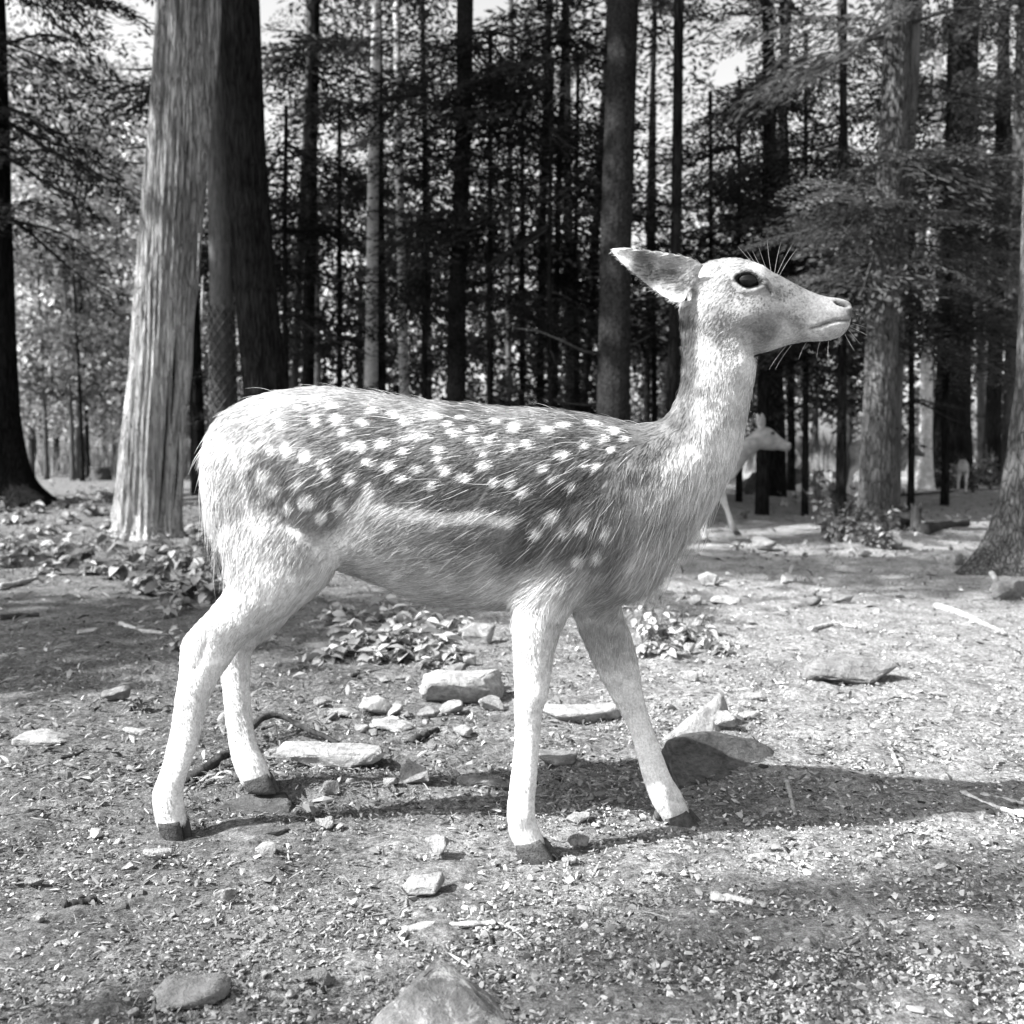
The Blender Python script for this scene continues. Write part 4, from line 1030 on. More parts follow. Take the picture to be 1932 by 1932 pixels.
    ra.data.foreach_set('value', np.tile(np.array([.0003, .00026, .0002, .00008], np.float32), len(wk)))
    cu.materials.append(NT('whisker').pbr(0.3, 0.5))
    tag(obj_of('whiskers', cu, body), kind='stuff')
    return deer

# ------------------------------------------------------------------ stones
def rock_mesh(rng, size, npts=16, box=0.5, sub=2, rough=0.05, pts=None):
    """angular stone: convex hull of scattered points, edges softened and surface broken by noise"""
    if pts is None:
        p = rng.uniform(-1, 1, (npts, 3)); q = p/np.linalg.norm(p, axis=1)[:, None]
        m = np.abs(p).max(1)[:, None]; p = (p/m)*box+q*(1-box)
        p = p*rng.uniform(.8, 1.0, (npts, 1))
        pts = p*np.asarray(size)/2
    bm = bmesh.new()
    for q in np.asarray(pts): bm.verts.new(q)
    bmesh.ops.convex_hull(bm, input=bm.verts)
    bmesh.ops.delete(bm, geom=[v for v in bm.verts if not v.link_faces], context='VERTS')
    s = float(np.mean(size))
    bmesh.ops.dissolve_limit(bm, angle_limit=math.radians(12), verts=bm.verts, edges=bm.edges)
    bmesh.ops.bevel(bm, geom=bm.edges[:], offset=s*0.035, segments=1, affect='EDGES', profile=0.6)
    bmesh.ops.triangulate(bm, faces=bm.faces)
    for _ in range(sub): bmesh.ops.subdivide_edges(bm, edges=bm.edges, cuts=1, use_grid_fill=True)
    bmesh.ops.smooth_vert(bm, verts=bm.verts, factor=.25, use_axis_x=True, use_axis_y=True, use_axis_z=True)
    bm.normal_update()
    V = np.array([v.co[:] for v in bm.verts]); N = np.array([v.normal[:] for v in bm.verts])
    sd = int(rng.integers(1000))
    d = s*rough*(fbm(V/s*3.0+sd, sd, 4, .55)+0.5*np.round(2*vnoise(V/s*np.array([1.5, 1.5, 6])+sd, sd+3))/2)
    V = V+N*d[:, None]
    for v, c in zip(bm.verts, V): v.co = c
    bmesh.ops.recalc_face_normals(bm, faces=bm.faces)
    me = bpy.data.meshes.new('stone'); bm.to_mesh(me); bm.free()
    return me

RN = np.random.default_rng(12)
def soft(me):
    me.polygons.foreach_set('use_smooth', np.ones(len(me.polygons), bool)); me.set_sharp_from_angle(angle=math.radians(28))
def stone(px, py, w, asp=.75, hr=.45, mat=None, label=None, group=None, name='stone', sink=.16, box=.5, sub=2, yaw=None, npts=16, cat='stone', tilt=0):
    g = ground_at(px, py); d = g[1]; W = w*d/1932*1.38; hr = max(hr, .2)
    size = np.array([W, W*asp, W*hr])
    me = rock_mesh(RN, size, npts, box, sub, .045)
    me.materials.append(mat or M_ROCK); soft(me)
    o = obj_of(name, me); o.location = (g[0], g[1]+size[1]*.42, g[2]+size[2]*(.5-sink)+.005)
    o.rotation_euler = (RN.normal(0, .06)+tilt, RN.normal(0, .06), RN.uniform(-.35, .35) if yaw is None else yaw)
    zmin = min((o.rotation_euler.to_matrix()@v.co).z for v in me.vertices)
    return tag(o, label, cat, group)

stone(867, 1334, 138, .62, .36, M_ROCK, 'large pale elongated rock among the smaller stones behind the deer\'s near foreleg', sink=.15, yaw=.12, box=.6)
stone(898, 1300, 60, .6, .42, M_ROCK, 'pale flat-topped stone leaning behind the large pale rock')
stone(823, 1302, 52, .8, .55, M_ROCK, 'pale wedge-shaped stone at the left end of the large pale rock')
stone(851, 1351, 46, .7, .4, M_ROCK, 'pale stone propped against the front of the large pale rock')
stone(927, 1349, 42, .8, .6, M_ROCK, 'bright chipped stone at the right end of the large pale rock')
stone(701, 1353, 60, .6, .5, M_ROCK, 'pale oblong stone with a dark front face between the belly plants and the dark branch')
stone(741, 1384, 80, .75, .12, M_ROCK, 'thin pale flat slab lying on the earth under the belly', sink=.3)
stone(806, 1360, 38, .7, .5, M_ROCK_MID, 'small dark-sided stone between the flat slab and the large pale rock')
stone(872, 1396, 36, .9, .5, M_ROCK, 'small pale pointed stone below the large pale rock')
stone(640, 1354, 46, .5, .18, M_ROCK, 'thin flat stone beside two small round ones under the belly')
stone(603, 1455, 192, .45, .10, M_ROCK, 'long flat pale slab sunk in the earth between the hind and fore legs', sink=.35, yaw=.05, box=.75)
stone(784, 1490, 62, .85, .72, M_ROCK_MID, 'pointed grey stone standing in the deer\'s shadow under the belly', sink=.12, npts=10)
stone(733, 1490, 26, .8, .6, M_ROCK, 'small stone tucked left of the pointed grey stone in the shadow')
stone(914, 1490, 102, .4, .10, M_ROCK_MID, 'flat half-buried slab touching the near foreleg in the shadow', sink=.35)
stone(1042, 1452, 78, .9, .22, M_ROCK_MID, 'ledge of embedded rock behind the near foreleg', sink=.15, box=.8)
stone(1098, 1366, 150, .7, .07, M_ROCK, 'broad pale bedrock patch level with the ground between the forelegs', sink=.4, box=.6)
stone(829, 1624, 52, .8, .62, M_ROCK, 'pale angular stone casting a shadow in front of the belly', sink=.15, npts=11)
stone(796, 1701, 72, .65, .4, M_ROCK, 'pale notched stone lying before the splintered stick', sink=.1)
stone(1092, 1558, 42, .7, .3, M_ROCK, 'small flat stone between the two front hooves')
stone(1092, 1604, 38, .8, .4, M_ROCK_MID, 'grey stone just right of the near front hoof')
stone(1074, 1635, 26, .8, .4, M_ROCK, 'small bright stone touching the tip of the near front hoof')
stone(346, 1912, 134, .55, .26, M_ROCK_MID, 'grey flat-topped slab with a broken front in open gravel by the lichened rock', sink=.12, yaw=.25, box=.65)
stone(607, 1869, 36, .8, .75, M_ROCK_MID, 'small upright brown-grey stone between the slab and the lichened rock')
stone(578, 1866, 26, .8, .6, M_ROCK_MID, 'little stone leaning on the small upright one')
stone(426, 1711, 42, .7, .5, M_ROCK, 'pale angular stone in open gravel in front of the near hind hoof', npts=11)
stone(495, 1621, 44, .55, .5, M_ROCK, 'pale stone with a dark lee side right of the near hind hoof', npts=11)
stone(611, 1570, 32, .8, .5, M_ROCK, 'rounded small pale stone below the shadow of the hind legs')
stone(623, 1514, 28, .8, .95, M_ROCK_MID, 'upright dark pebble at the rim of the hind leg\'s shadow')
stone(510, 1582, 52, .6, .25, M_ROCK_DARK, 'dark flat stone pressed in the ground right of the near hind hoof', sink=.4)
stone(291, 1623, 46, .7, .3, M_ROCK, 'pale rounded stone just before the near hind hoof', sink=.3)
stone(422, 1388, 26, .9, 1.6, M_ROCK, 'white egg-shaped stone touching the far hind leg', sink=.2, box=.2)
stone(68, 1414, 104, .8, .12, M_ROCK, 'rough pale rock crust breaking through the bare soil behind the hind legs', sink=.35)
stone(255, 1388, 52, .7, .14, M_ROCK, 'pale rock patch flush with the soil left of the near hind leg', sink=.35)
stone(212, 1327, 46, .6, .5, M_ROCK_MID, 'jagged stone beside the dried plants left of the hock')
stone(160, 1200, 34, .5, .3, M_ROCK, 'smooth pale stone lying on dark soil below the cedar')
stone(1370, 1387, 42, .8, .62, M_ROCK, 'smooth white stone wedged between the pointed slab and the dark boulder', box=.25, sink=-.1)
stone(1420, 1324, 44, .5, .22, M_ROCK, 'thin pale stone right of the pointed slab\'s tip')
stone(1421, 1360, 38, .6, .35, M_ROCK, 'hollow-sided pale stone casting a black shadow right of the pointed slab')
stone(1616, 1294, 140, .5, .28, M_ROCK_MID, 'long low block of stone with a dark end in the bright gravel', sink=.15, box=.8, yaw=.08)
stone(1305, 1234, 28, .7, .6, M_ROCK, 'bright pebble at the foot of the plants by the far foreleg', box=.2)
stone(1304, 1288, 32, .7, .5, M_ROCK, 'bright stone between the plants and the pointed slab')
stone(1286, 1166, 26, .8, .7, M_ROCK_MID, 'grey stone with a lit left side behind the plants by the foreleg', npts=10)
stone(1312, 1145, 24, .8, .8, M_ROCK, 'rounded pale stone behind the grey one near the chest')
stone(1373, 1143, 52, .6, .25, M_ROCK, 'flat pale stone in the sunlit strip behind the chest')
stone(1524, 1149, 48, .5, .4, M_ROCK_MID, 'pair of brown-grey stone lumps lying together in the sun')
stone(1595, 1138, 36, .7, .4, M_ROCK_MID, 'flat grey stone in the shade strip before the flaking hemlock')
stone(1491, 1104, 26, .8, .6, M_ROCK, 'bright small stone alone in the grey shade strip')
stone(1340, 1104, 32, .8, .6, M_ROCK, 'pale rounded stone below the far deer\'s front hooves')
stone(1802, 1067, 46, .7, .5, M_ROCK, 'pale humped stone left of the rough root flare')
stone(1632, 1053, 18, .8, .8, M_ROCK, 'small upright pale stone below the hemlock\'s shrub')
stone(1926, 1136, 62, .7, .55, M_ROCK_MID, 'squared grey stone block at the foot of the rough trunk', box=.85, sink=.1)
stone(1446, 1036, 44, .7, .4, M_ROCK_MID, 'grey stone in the shade right of the far deer\'s front legs')
stone(1684, 1034, 42, .8, .7, M_ROCK_MID, 'grey boulder by the shrub under the flaking hemlock')
stone(1708, 1020, 56, .8, .6, M_ROCK_DARK, 'dark boulder against the broken stump')
stone(1615, 1081, 66, .6, .2, M_ROCK_MID, 'low flat stone in the shade before the hemlock\'s shrub', sink=.35)
stone(1440, 934, 70, .8, .62, M_ROCK_DARK, 'dark mossy boulder behind the far deer', sink=.2)
stone(1382, 912, 26, .8, 1.0, M_ROCK, 'light upright rock behind the far deer\'s chest')
# the pointed slab and the dark boulder are shaped corner by corner
def cornered(name, label, pts, mat, sub=3, rough=.03):
    pts = np.array(pts); c = pts.mean(0); size = np.ptp(pts, axis=0)
    me = rock_mesh(RN, size, pts=pts-c, sub=sub, rough=rough); me.materials.append(mat); soft(me)
    o = obj_of(name, me); o.location = c; return tag(o, label, 'stone')
def gp(px, py, dz=-.02): p = ground_at(px, py); p[2] += dz; return p
a = gp(1236, 1402, .0); apex = at(1361, 1306, 2.70); b_ = gp(1392, 1368); c_ = gp(1318, 1392)
cornered('stone', 'pointed slab with a bright left face and a dark right face', [a, apex, apex+np.array([.004, .02, -.006]), b_, c_, a+np.array([.12, .2, 0]), b_+np.array([-.02, .12, 0]), c_+np.array([.03, -.02, 0])], M_ROCK, 3, .02)
f0, f1, f2, f3 = gp(1283, 1500), gp(1366, 1484), gp(1440, 1460), gp(1490, 1440)
cornered('boulder', 'large dark layered boulder behind the far front hoof', [f0, f1, f2, f3, at(1254, 1393, 2.34), at(1336, 1379, 2.42), at(1390, 1390, 2.44), at(1436, 1400, 2.46), at(1262, 1440, 2.25), at(1475, 1424, 2.50), f0+np.array([0, .3, 0]), f3+np.array([0, .12, 0]), f2+np.array([0, .3, 0])], M_ROCK_DARK, 3, .03)  # dark rock tone also stands in for the deer's shadow across its front
q0, q1 = gp(600, 2000), gp(1030, 2000)
cornered('boulder', 'peaked lichen-spotted rock rising from the gravel', [q0, q1, at(828, 1808, 1.36), at(842, 1816, 1.35), at(785, 1848, 1.32), q0+np.array([0.05, .12, 0]), q1+np.array([-.03, .14, 0]), at(895, 1862, 1.33), gp(820, 2080)], M_ROCK_LICH, 4, .02)
h0 = gp(378, 1546)
cornered('stone', 'rough dark rock ledge under the far hind hoof', [gp(376, 1548), gp(430, 1552), gp(500, 1548), gp(555, 1538), at(420, 1512, 2.07), at(455, 1497, 2.10), at(500, 1495, 2.11), at(530, 1500, 2.10), at(548, 1518, 2.06), gp(400, 1520), gp(540, 1505, -.01)], M_ROCK_DARK, 3, .05)

SMALL = [(758, 1294, 30), (719, 1291, 34), (884, 1260, 34), (859, 1273, 46), (926, 1310, 24), (953, 1310, 26), (741, 1355, 34), (765, 1356, 20), (602, 1338, 26), (609, 1355, 22), (624, 1363, 22), (685, 1388, 30), (704, 1392, 18), (775, 1295, 26), (887, 1204, 52), (905, 1219, 60), (829, 1372, 20), (800, 1372, 18),
         (668, 1362, 18), (1300, 1320, 20), (1268, 1345, 22), (1330, 1180, 18), (1420, 1180, 14), (1480, 1160, 16), (1560, 1120, 16), (1340, 1110, 16), (1760, 1090, 20), (1840, 1080, 18), (1700, 1130, 16), (1660, 1160, 18), (1380, 1090, 14), (660, 1484, 16), (560, 1500, 18), (640, 1570, 16), (330, 1640, 20), (220, 1600, 18), (150, 1540, 16), (60, 1680, 34), (240, 1650, 24),
         (120, 1790, 18), (66, 1752, 22), (500, 1780, 16), (440, 1830, 18), (700, 1680, 18), (726, 1640, 14), (900, 1700, 16), (660, 1740, 14), (935, 1640, 14), (1240, 1660, 20), (1180, 1690, 16), (1300, 1610, 18), (1410, 1560, 16), (1500, 1600, 16), (1620, 1640, 16), (1740, 1620, 18), (1850, 1700, 18), (1700, 1760, 16), (1560, 1800, 18), (1450, 1850, 18), (1320, 1900, 22), (1120, 1850, 18), (1020, 1790, 16), (1660, 1880, 20), (1820, 1870, 20), (500, 1920, 18), (250, 1930, 24), (545, 1890, 22), (100, 1480, 16), (30, 1530, 14), (200, 1450, 14), (1880, 1350, 16), (1780, 1330, 16), (1720, 1230, 14), (1850, 1220, 18), (1500, 1230, 14), (1460, 1290, 16), (1600, 1370, 14), (1690, 1420, 16)]
for i, (px, py, w) in enumerate(SMALL):
    reg = 'under the belly' if py < 1400 and px < 1000 else ('in the sunny gravel behind the boulders' if py < 1450 else 'in the open gravel before the deer')
    stone(px, py, w*.92, RN.uniform(.6, .95), RN.uniform(.35, .75), M_ROCK if RN.uniform() < .6 else M_ROCK_MID, 'small loose angular stone '+reg, 'small loose stones '+reg, sub=1, npts=11)

# ------------------------------------------------------------------ sticks, stumps, logs
def stick(pts, w, mat, label, name='stick', cat='stick', dz=.3, group=None, flat=1.0, seg=10, n=26, amp=.25, kink=0):
    """stick lying on the ground along picture points; w = width in px at its start"""
    P = np.array([ground_at(q[0], q[1]) for q in pts]); d = P[:, 1].mean(); r = w*d/1932/2
    for i, p in enumerate(pts):
        if len(p) > 2: P[i][2] += p[2]
    P[:, 2] += r*dz+.004
    taper = np.linspace(1, .55, len(P))
    Q, R = resample(P, r*taper, n)
    if kink: Q = Q+kink*np.stack([fbm(np.stack([np.arange(n)*.22, np.full(n, j*7.), np.zeros(n)], -1), 5+j, 3) for j in range(3)], -1)
    base = Q[0].copy()
    V, F = tube(Q-base, R, seg, bark_disp(int(abs(pts[0][0])), amp, 5, .5))
    if flat != 1: V[:, 2] *= flat
    o = mesh_np(name, V, F, mat, None, True); o.location = base
    return tag(o, label, cat, group)
br = stick([(343, 1482, .0), (390, 1462, .01), (439, 1436, .02), (483, 1402, .05), (512, 1388, .05), (561, 1390, .03), (590, 1402, .02), (612, 1402, .01), (640, 1408, 0)], 16, M_STICK, 'crooked dark fallen branch running behind the hind legs', 'fallen_branch', 'branch', n=60, amp=.5, kink=.0025)
V, F = tube(np.array([ground_at(495, 1398), ground_at(520, 1412)+np.array([0, 0, .03]), ground_at(528, 1440)])-np.array(br.location)+np.array([0, 0, .03]), [.004, .003, .001], 6); mesh_np('side_twig', V, F, M_STICK, br)
V, F = tube(np.array([ground_at(385, 1462), ground_at(360, 1484), ground_at(344, 1500)])-np.array(br.location)+np.array([0, 0, .006]), [.004, .004, .002], 6); mesh_np('side_twig', V, F, M_STICK, br)
stick([(762, 1764), (800, 1755), (860, 1752), (935, 1748)], 21, M_WOOD, 'splintered pale stick lying before the pale notched stone', flat=.7, amp=.5)
stick([(1341, 1698), (1390, 1704), (1445, 1716)], 22, M_WOOD, 'short bleached piece of wood alone in shaded gravel', flat=.7, amp=.4)
stick([(1812, 1500), (1850, 1520), (1935, 1545)], 13, M_WOOD, 'bleached stick crossing another in the gravel', amp=.4)
stick([(1850, 1506), (1932, 1522)], 14, M_TWIG, 'short weathered stick lying on the bleached one')
stick([(1484, 1478), (1492, 1510), (1500, 1542)], 10, M_TWIG, 'short stick pressed in the ground inside the deer\'s shadow')
stick([(1685, 1428), (1700, 1460)], 9, M_TWIG, 'short grey stick at the upper rim of the deer\'s shadow')
stick([(119, 1720), (150, 1712), (182, 1703)], 20, M_STICK, 'dark rotten stub of wood in the gravel before the near hind hoof', amp=.5)
stick([(115, 1434), (140, 1430), (156, 1422)], 9, M_STICK, 'short dark twig left of the hind legs')
stick([(780, 1402), (800, 1392), (826, 1382)], 16, M_STICK, 'dark wood splinter among the stones under the belly', amp=.5)
stick([(663, 1278), (700, 1272), (736, 1264)], 8, M_STICK, 'thin dark twig under the belly plants')
stick([(228, 1180), (262, 1194), (330, 1200)], 11, M_TWIG, 'curved grey stick on dark soil left of the hock')
stick([(0, 1172), (40, 1166), (74, 1164)], 14, M_STICK, 'dark fallen branch end on the soil below the cedar')
stick([(0, 1110), (40, 1102), (76, 1092)], 12, M_TWIG, 'pale root lying across the soil below the cedar')
stick([(1528, 1190), (1570, 1180), (1614, 1186)], 9, M_WOOD, 'pale curved stick in the bright gravel behind the long stone block')
stick([(1765, 1146), (1815, 1162), (1862, 1184), (1897, 1200)], 14, M_TWIG, 'long weathered root crossing the sunlit ground')
stick([(1870, 1040), (1874, 1060), (1866, 1078), (1880, 1100), (1872, 1118)], 14, M_TWIG, 'crooked surface root by the rough root flare')
stick([(1900, 1120), (1932, 1134)], 10, M_TWIG, 'short root beside the squared stone block')
stick([(913, 1640), (880, 1650)], 5, M_TWIG, 'tiny pale twig in the gravel near the front hooves')
stick([(930, 1744), (960, 1752), (985, 1772), (1002, 1790)], 4, M_TWIG, 'thin bent straw at the end of the splintered stick')
stick([(1690, 938), (1790, 932), (1880, 926)], 8, M_STICK, 'fallen pole behind the flaking hemlock')
def stump(px, py, w, h, label, mat=M_BARKM, jag=.25, seed=1):
    g = ground_at(px, py); d = g[1]; r = w*d/1932/2; H = h*d/1932
    th = thing('tree_stump', label, 'stump', g)
    n, sg = 14, 28; rng = np.random.default_rng(seed)
    z = np.linspace(-.03, H, n); V, F = tube(np.stack([0*z, 0*z, z], -1), r*(1+.5*np.exp(-(z-z[0])/(H*.25))), sg, bark_disp(seed, .12, 9))
    top = np.arange(sg*(n-1), sg*n); V[top, 2] += H*jag*rng.uniform(-1, 1, sg); V[-1, 2] -= H*.25
    mesh_np('stump_wood', V, F, mat, th)
    for k in range(4):
        a = rng.uniform(0, 6.28); Q = [np.array([math.cos(a)*r*s, math.sin(a)*r*s, H*.2/(s**2)-.01]) for s in (1., 1.5, 2.1)]
        Vr, Fr = tube(Q, [r*.3, r*.2, r*.06], 8); mesh_np('root', Vr, Fr, mat, th)
stump(190, 908, 34, 26, 'low cut stump on the sunlit ground beyond the cedar', M_BARKM, .08, 4)
stump(1500, 914, 46, 34, 'rotten broken stump before the sunlit grass', M_BARKM, .5, 5)
stump(1727, 1014, 18, 46, 'splintered thin stump beside the dark boulder', M_BARKM, .3, 6)
stick([(1740, 1006), (1780, 1000), (1824, 992)], 26, M_STICK, 'dark rotten log beside the splintered stump', 'fallen_log', 'log', amp=.3)

# ------------------------------------------------------------------ plants
def leaf_mesh(name, wid, fold, curl):
    xs = np.array([0, .25, .55, .8, 1.0]); w = np.array([.03, .8, 1.0, .6, .0])*wid
    V = []
    for x, ww in zip(xs, w):
        z = curl*x*x
        V += [[x, -ww/2, z+fold*ww], [x, 0, z], [x, ww/2, z+fold*ww]]
    V = np.array(V); F = []
    for i in range(4):
        a = i*3; F += [[a, a+3, a+4, a+1], [a+1, a+4, a+5, a+2]]
    return V, np.array(F)
LEAF_V = [leaf_mesh('leaf', .62, .25, -.3), leaf_mesh('leaf', .5, .35, -.15), leaf_mesh('leaf', .7, .15, -.45)]
def leaf_datas(tag_, tone):
    out = []
    for i, (V, F) in enumerate(LEAF_V):
        o = mesh_np('plant_leaf', V, F, M_PLANT, None, True, np.full(len(V), tone*(.8+.25*i))); me = o.data; bpy.data.objects.remove(o); out.append(me)
    return out
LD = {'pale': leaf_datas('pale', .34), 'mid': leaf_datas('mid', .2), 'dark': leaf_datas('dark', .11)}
RP = np.random.default_rng(77)
def plant(px, py, h, nst, nl, leaf, kinds, label, spread=.5, group=None, name='leafy_plant'):
    """h: height in px; leaves are objects that share mesh data"""
    g = ground_at(px, py); d = g[1]; H = h*d/1932; Lf = leaf*1.15*d/1932
    th = thing(name, label, 'plant', g, group)
    for s in range(nst):
        a = RP.uniform(0, 6.28); sp = spread*H*RP.uniform(.2, 1)
        tip = np.array([math.cos(a)*sp, math.sin(a)*sp, H*RP.uniform(.55, 1)*(1-.25*sp/max(H, 1e-6))])
        Q = [np.array([0, 0, -.01]), tip*np.array([.3, .3, .5])+RP.normal(0, .01, 3), tip]
        P, R = resample(Q, [.0028*d/4, .002*d/4, .001*d/4], 7); V, F = tube(P, R, 5); mesh_np('stem', V, F, M_STEM, th)
        for k in range(nl):
            t = RP.uniform(.25, 1); p = P[int(t*6)]
            me = LD[kinds[RP.integers(len(kinds))]][RP.integers(3)]
            o = bpy.data.objects.new('leaf', me); COL.objects.link(o); o.parent = th; o.location = p
            o.rotation_euler = (RP.normal(0, .4), RP.normal(.05, .35), RP.uniform(0, 6.28)); sc = Lf*RP.uniform(.55, 1.25); o.scale = (sc, sc, sc)
    return th
# before the cedar and behind the hind leg
for i, (px, py, h, ns, nl, lf) in enumerate([(300, 1100, 85, 6, 7, 24), (350, 1085, 100, 6, 7, 22), (385, 1110, 80, 5, 7, 24), (250, 1075, 75, 5, 7, 22), (330, 1135, 60, 5, 6, 26), (400, 1060, 70, 5, 6, 20), (205, 1050, 55, 5, 6, 20), (290, 1050, 60, 5, 6, 19), (370, 1035, 80, 6, 7, 20), (320, 1065, 85, 6, 7, 21), (410, 1095, 70, 6, 7, 23), (275, 1125, 60, 5, 7, 25), (360, 1125, 66, 6, 7, 25), (225, 1095, 50, 5, 7, 23), (345, 1155, 50, 4, 7, 25), (400, 1135, 55, 5, 7, 24)]):
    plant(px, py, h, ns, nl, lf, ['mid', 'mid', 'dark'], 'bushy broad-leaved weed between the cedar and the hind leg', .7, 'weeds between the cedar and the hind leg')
for i, (px, py, h, ns, nl, lf) in enumerate([(120, 1055, 45, 5, 6, 20), (60, 1035, 40, 5, 6, 19), (160, 1030, 40, 5, 6, 18), (30, 1070, 40, 4, 6, 20), (95, 1085, 38, 4, 6, 22), (180, 1085, 44, 5, 6, 22), (20, 1000, 34, 4, 6, 17), (130, 1000, 36, 4, 6, 17), (240, 985, 40, 4, 6, 16), (70, 985, 34, 5, 7, 17), (180, 975, 36, 5, 7, 16), (150, 1060, 44, 5, 7, 20), (45, 1050, 40, 5, 7, 20), (10, 1040, 40, 5, 7, 20), (110, 1030, 42, 5, 7, 19), (200, 1015, 44, 5, 7, 18), (85, 1015, 36, 5, 7, 18), (15, 965, 30, 5, 7, 15), (160, 950, 34, 5, 7, 14), (120, 960, 30, 5, 7, 14), (210, 945, 34, 5, 7, 13)]):
    plant(px, py, h, ns, nl, lf, ['mid', 'mid', 'pale'], 'low creeping weed on the soil left of the cedar', .9, 'low weeds left of the cedar')
plant(325, 985, 180, 2, 9, 20, ['mid', 'pale'], 'tall thin flowering weed against the cedar trunk', .12)
plant(340, 1225, 75, 4, 7, 20, ['pale', 'mid'], 'pale spiky weed touching the deer\'s hock', .6)
plant(330, 1165, 45, 3, 6, 20, ['pale', 'mid'], 'pale sprig leaning left beside the hock', .9)
plant(265, 1345, 42, 4, 6, 20, ['mid', 'dark'], 'withered clump left of the hind cannon', .9)
for i, (px, py, h, ns, nl, lf) in enumerate([(680, 1225, 50, 6, 7, 27), (740, 1205, 62, 6, 8, 27), (795, 1215, 62, 6, 8, 26), (835, 1235, 50, 6, 7, 26), (640, 1240, 38, 5, 6, 28), (765, 1245, 40, 6, 7, 27), (715, 1175, 60, 5, 7, 24), (800, 1260, 34, 4, 6, 24), (860, 1195, 50, 4, 6, 20), (670, 1170, 50, 4, 6, 22), (705, 1250, 34, 6, 7, 28), (755, 1180, 64, 6, 8, 24), (820, 1190, 56, 6, 8, 24), (650, 1205, 46, 6, 7, 26), (780, 1230, 50, 6, 8, 27), (615, 1250, 30, 5, 6, 26), (850, 1255, 36, 5, 7, 24), (720, 1225, 48, 6, 8, 28), (630, 1180, 50, 5, 6, 22)]):
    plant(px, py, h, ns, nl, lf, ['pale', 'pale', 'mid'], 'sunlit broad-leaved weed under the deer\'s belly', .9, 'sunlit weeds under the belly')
for i, (px, py, h, ns, nl, lf) in enumerate([(1215, 1215, 95, 5, 6, 17), (1245, 1200, 130, 4, 6, 16), (1265, 1225, 60, 5, 7, 18), (1300, 1215, 55, 5, 7, 19), (1340, 1220, 48, 4, 7, 20), (1215, 1240, 40, 5, 6, 18), (1280, 1190, 60, 4, 6, 16), (1230, 1225, 80, 5, 7, 18), (1320, 1200, 60, 5, 7, 18), (1255, 1240, 46, 6, 7, 20), (1360, 1235, 36, 5, 7, 20), (1205, 1190, 100, 4, 6, 16)]):
    plant(px, py, h, ns, nl, lf, ['pale', 'mid', 'pale'], 'thin-stemmed sunlit weed behind the far foreleg', .5, 'weeds behind the far foreleg')
for i, (px, py, h, ns, nl, lf) in enumerate([(1580, 1005, 75, 6, 8, 13), (1615, 1015, 70, 6, 8, 13), (1555, 990, 90, 6, 8, 12), (1650, 1020, 60, 6, 8, 13), (1690, 1005, 60, 5, 8, 12), (1600, 975, 70, 5, 8, 12), (1565, 1020, 70, 7, 9, 14), (1630, 990, 85, 7, 9, 13), (1670, 1030, 55, 7, 9, 14), (1705, 1015, 55, 6, 9, 13), (1590, 1025, 60, 7, 9, 14), (1545, 965, 100, 6, 9, 12), (1575, 950, 80, 6, 9, 11), (1640, 1025, 66, 7, 9, 14)]):
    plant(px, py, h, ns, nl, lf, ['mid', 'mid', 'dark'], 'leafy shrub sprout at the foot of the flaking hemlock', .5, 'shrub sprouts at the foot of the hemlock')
for i, (px, py, h, ns, nl, lf) in enumerate([(1790, 925, 60, 7, 9, 12), (1835, 928, 85, 7, 9, 12), (1870, 925, 95, 7, 9, 12), (1900, 930, 70, 6, 8, 12), (1600, 912, 40, 6, 8, 10), (1545, 905, 30, 6, 8, 10)]):
    plant(px, py, h, ns, nl, lf, ['mid', 'dark'], 'leafy bush growing at the foot of the massive dark trunk', .5, 'bushes at the foot of the massive trunk', 'leafy_bush')
for i, (px, py, h, ns, nl, lf) in enumerate([(1440, 960, 26, 3, 5, 12), (1480, 955, 30, 3, 6, 12), (1500, 950, 30, 3, 5, 12), (1405, 975, 22, 3, 5, 12), (1390, 1040, 28, 4, 5, 14)]):
    plant(px, py, h, ns, nl, lf, ['pale', 'mid'], 'small bright-leaved seedling on the ground behind the far deer', .6, 'seedlings behind the far deer')

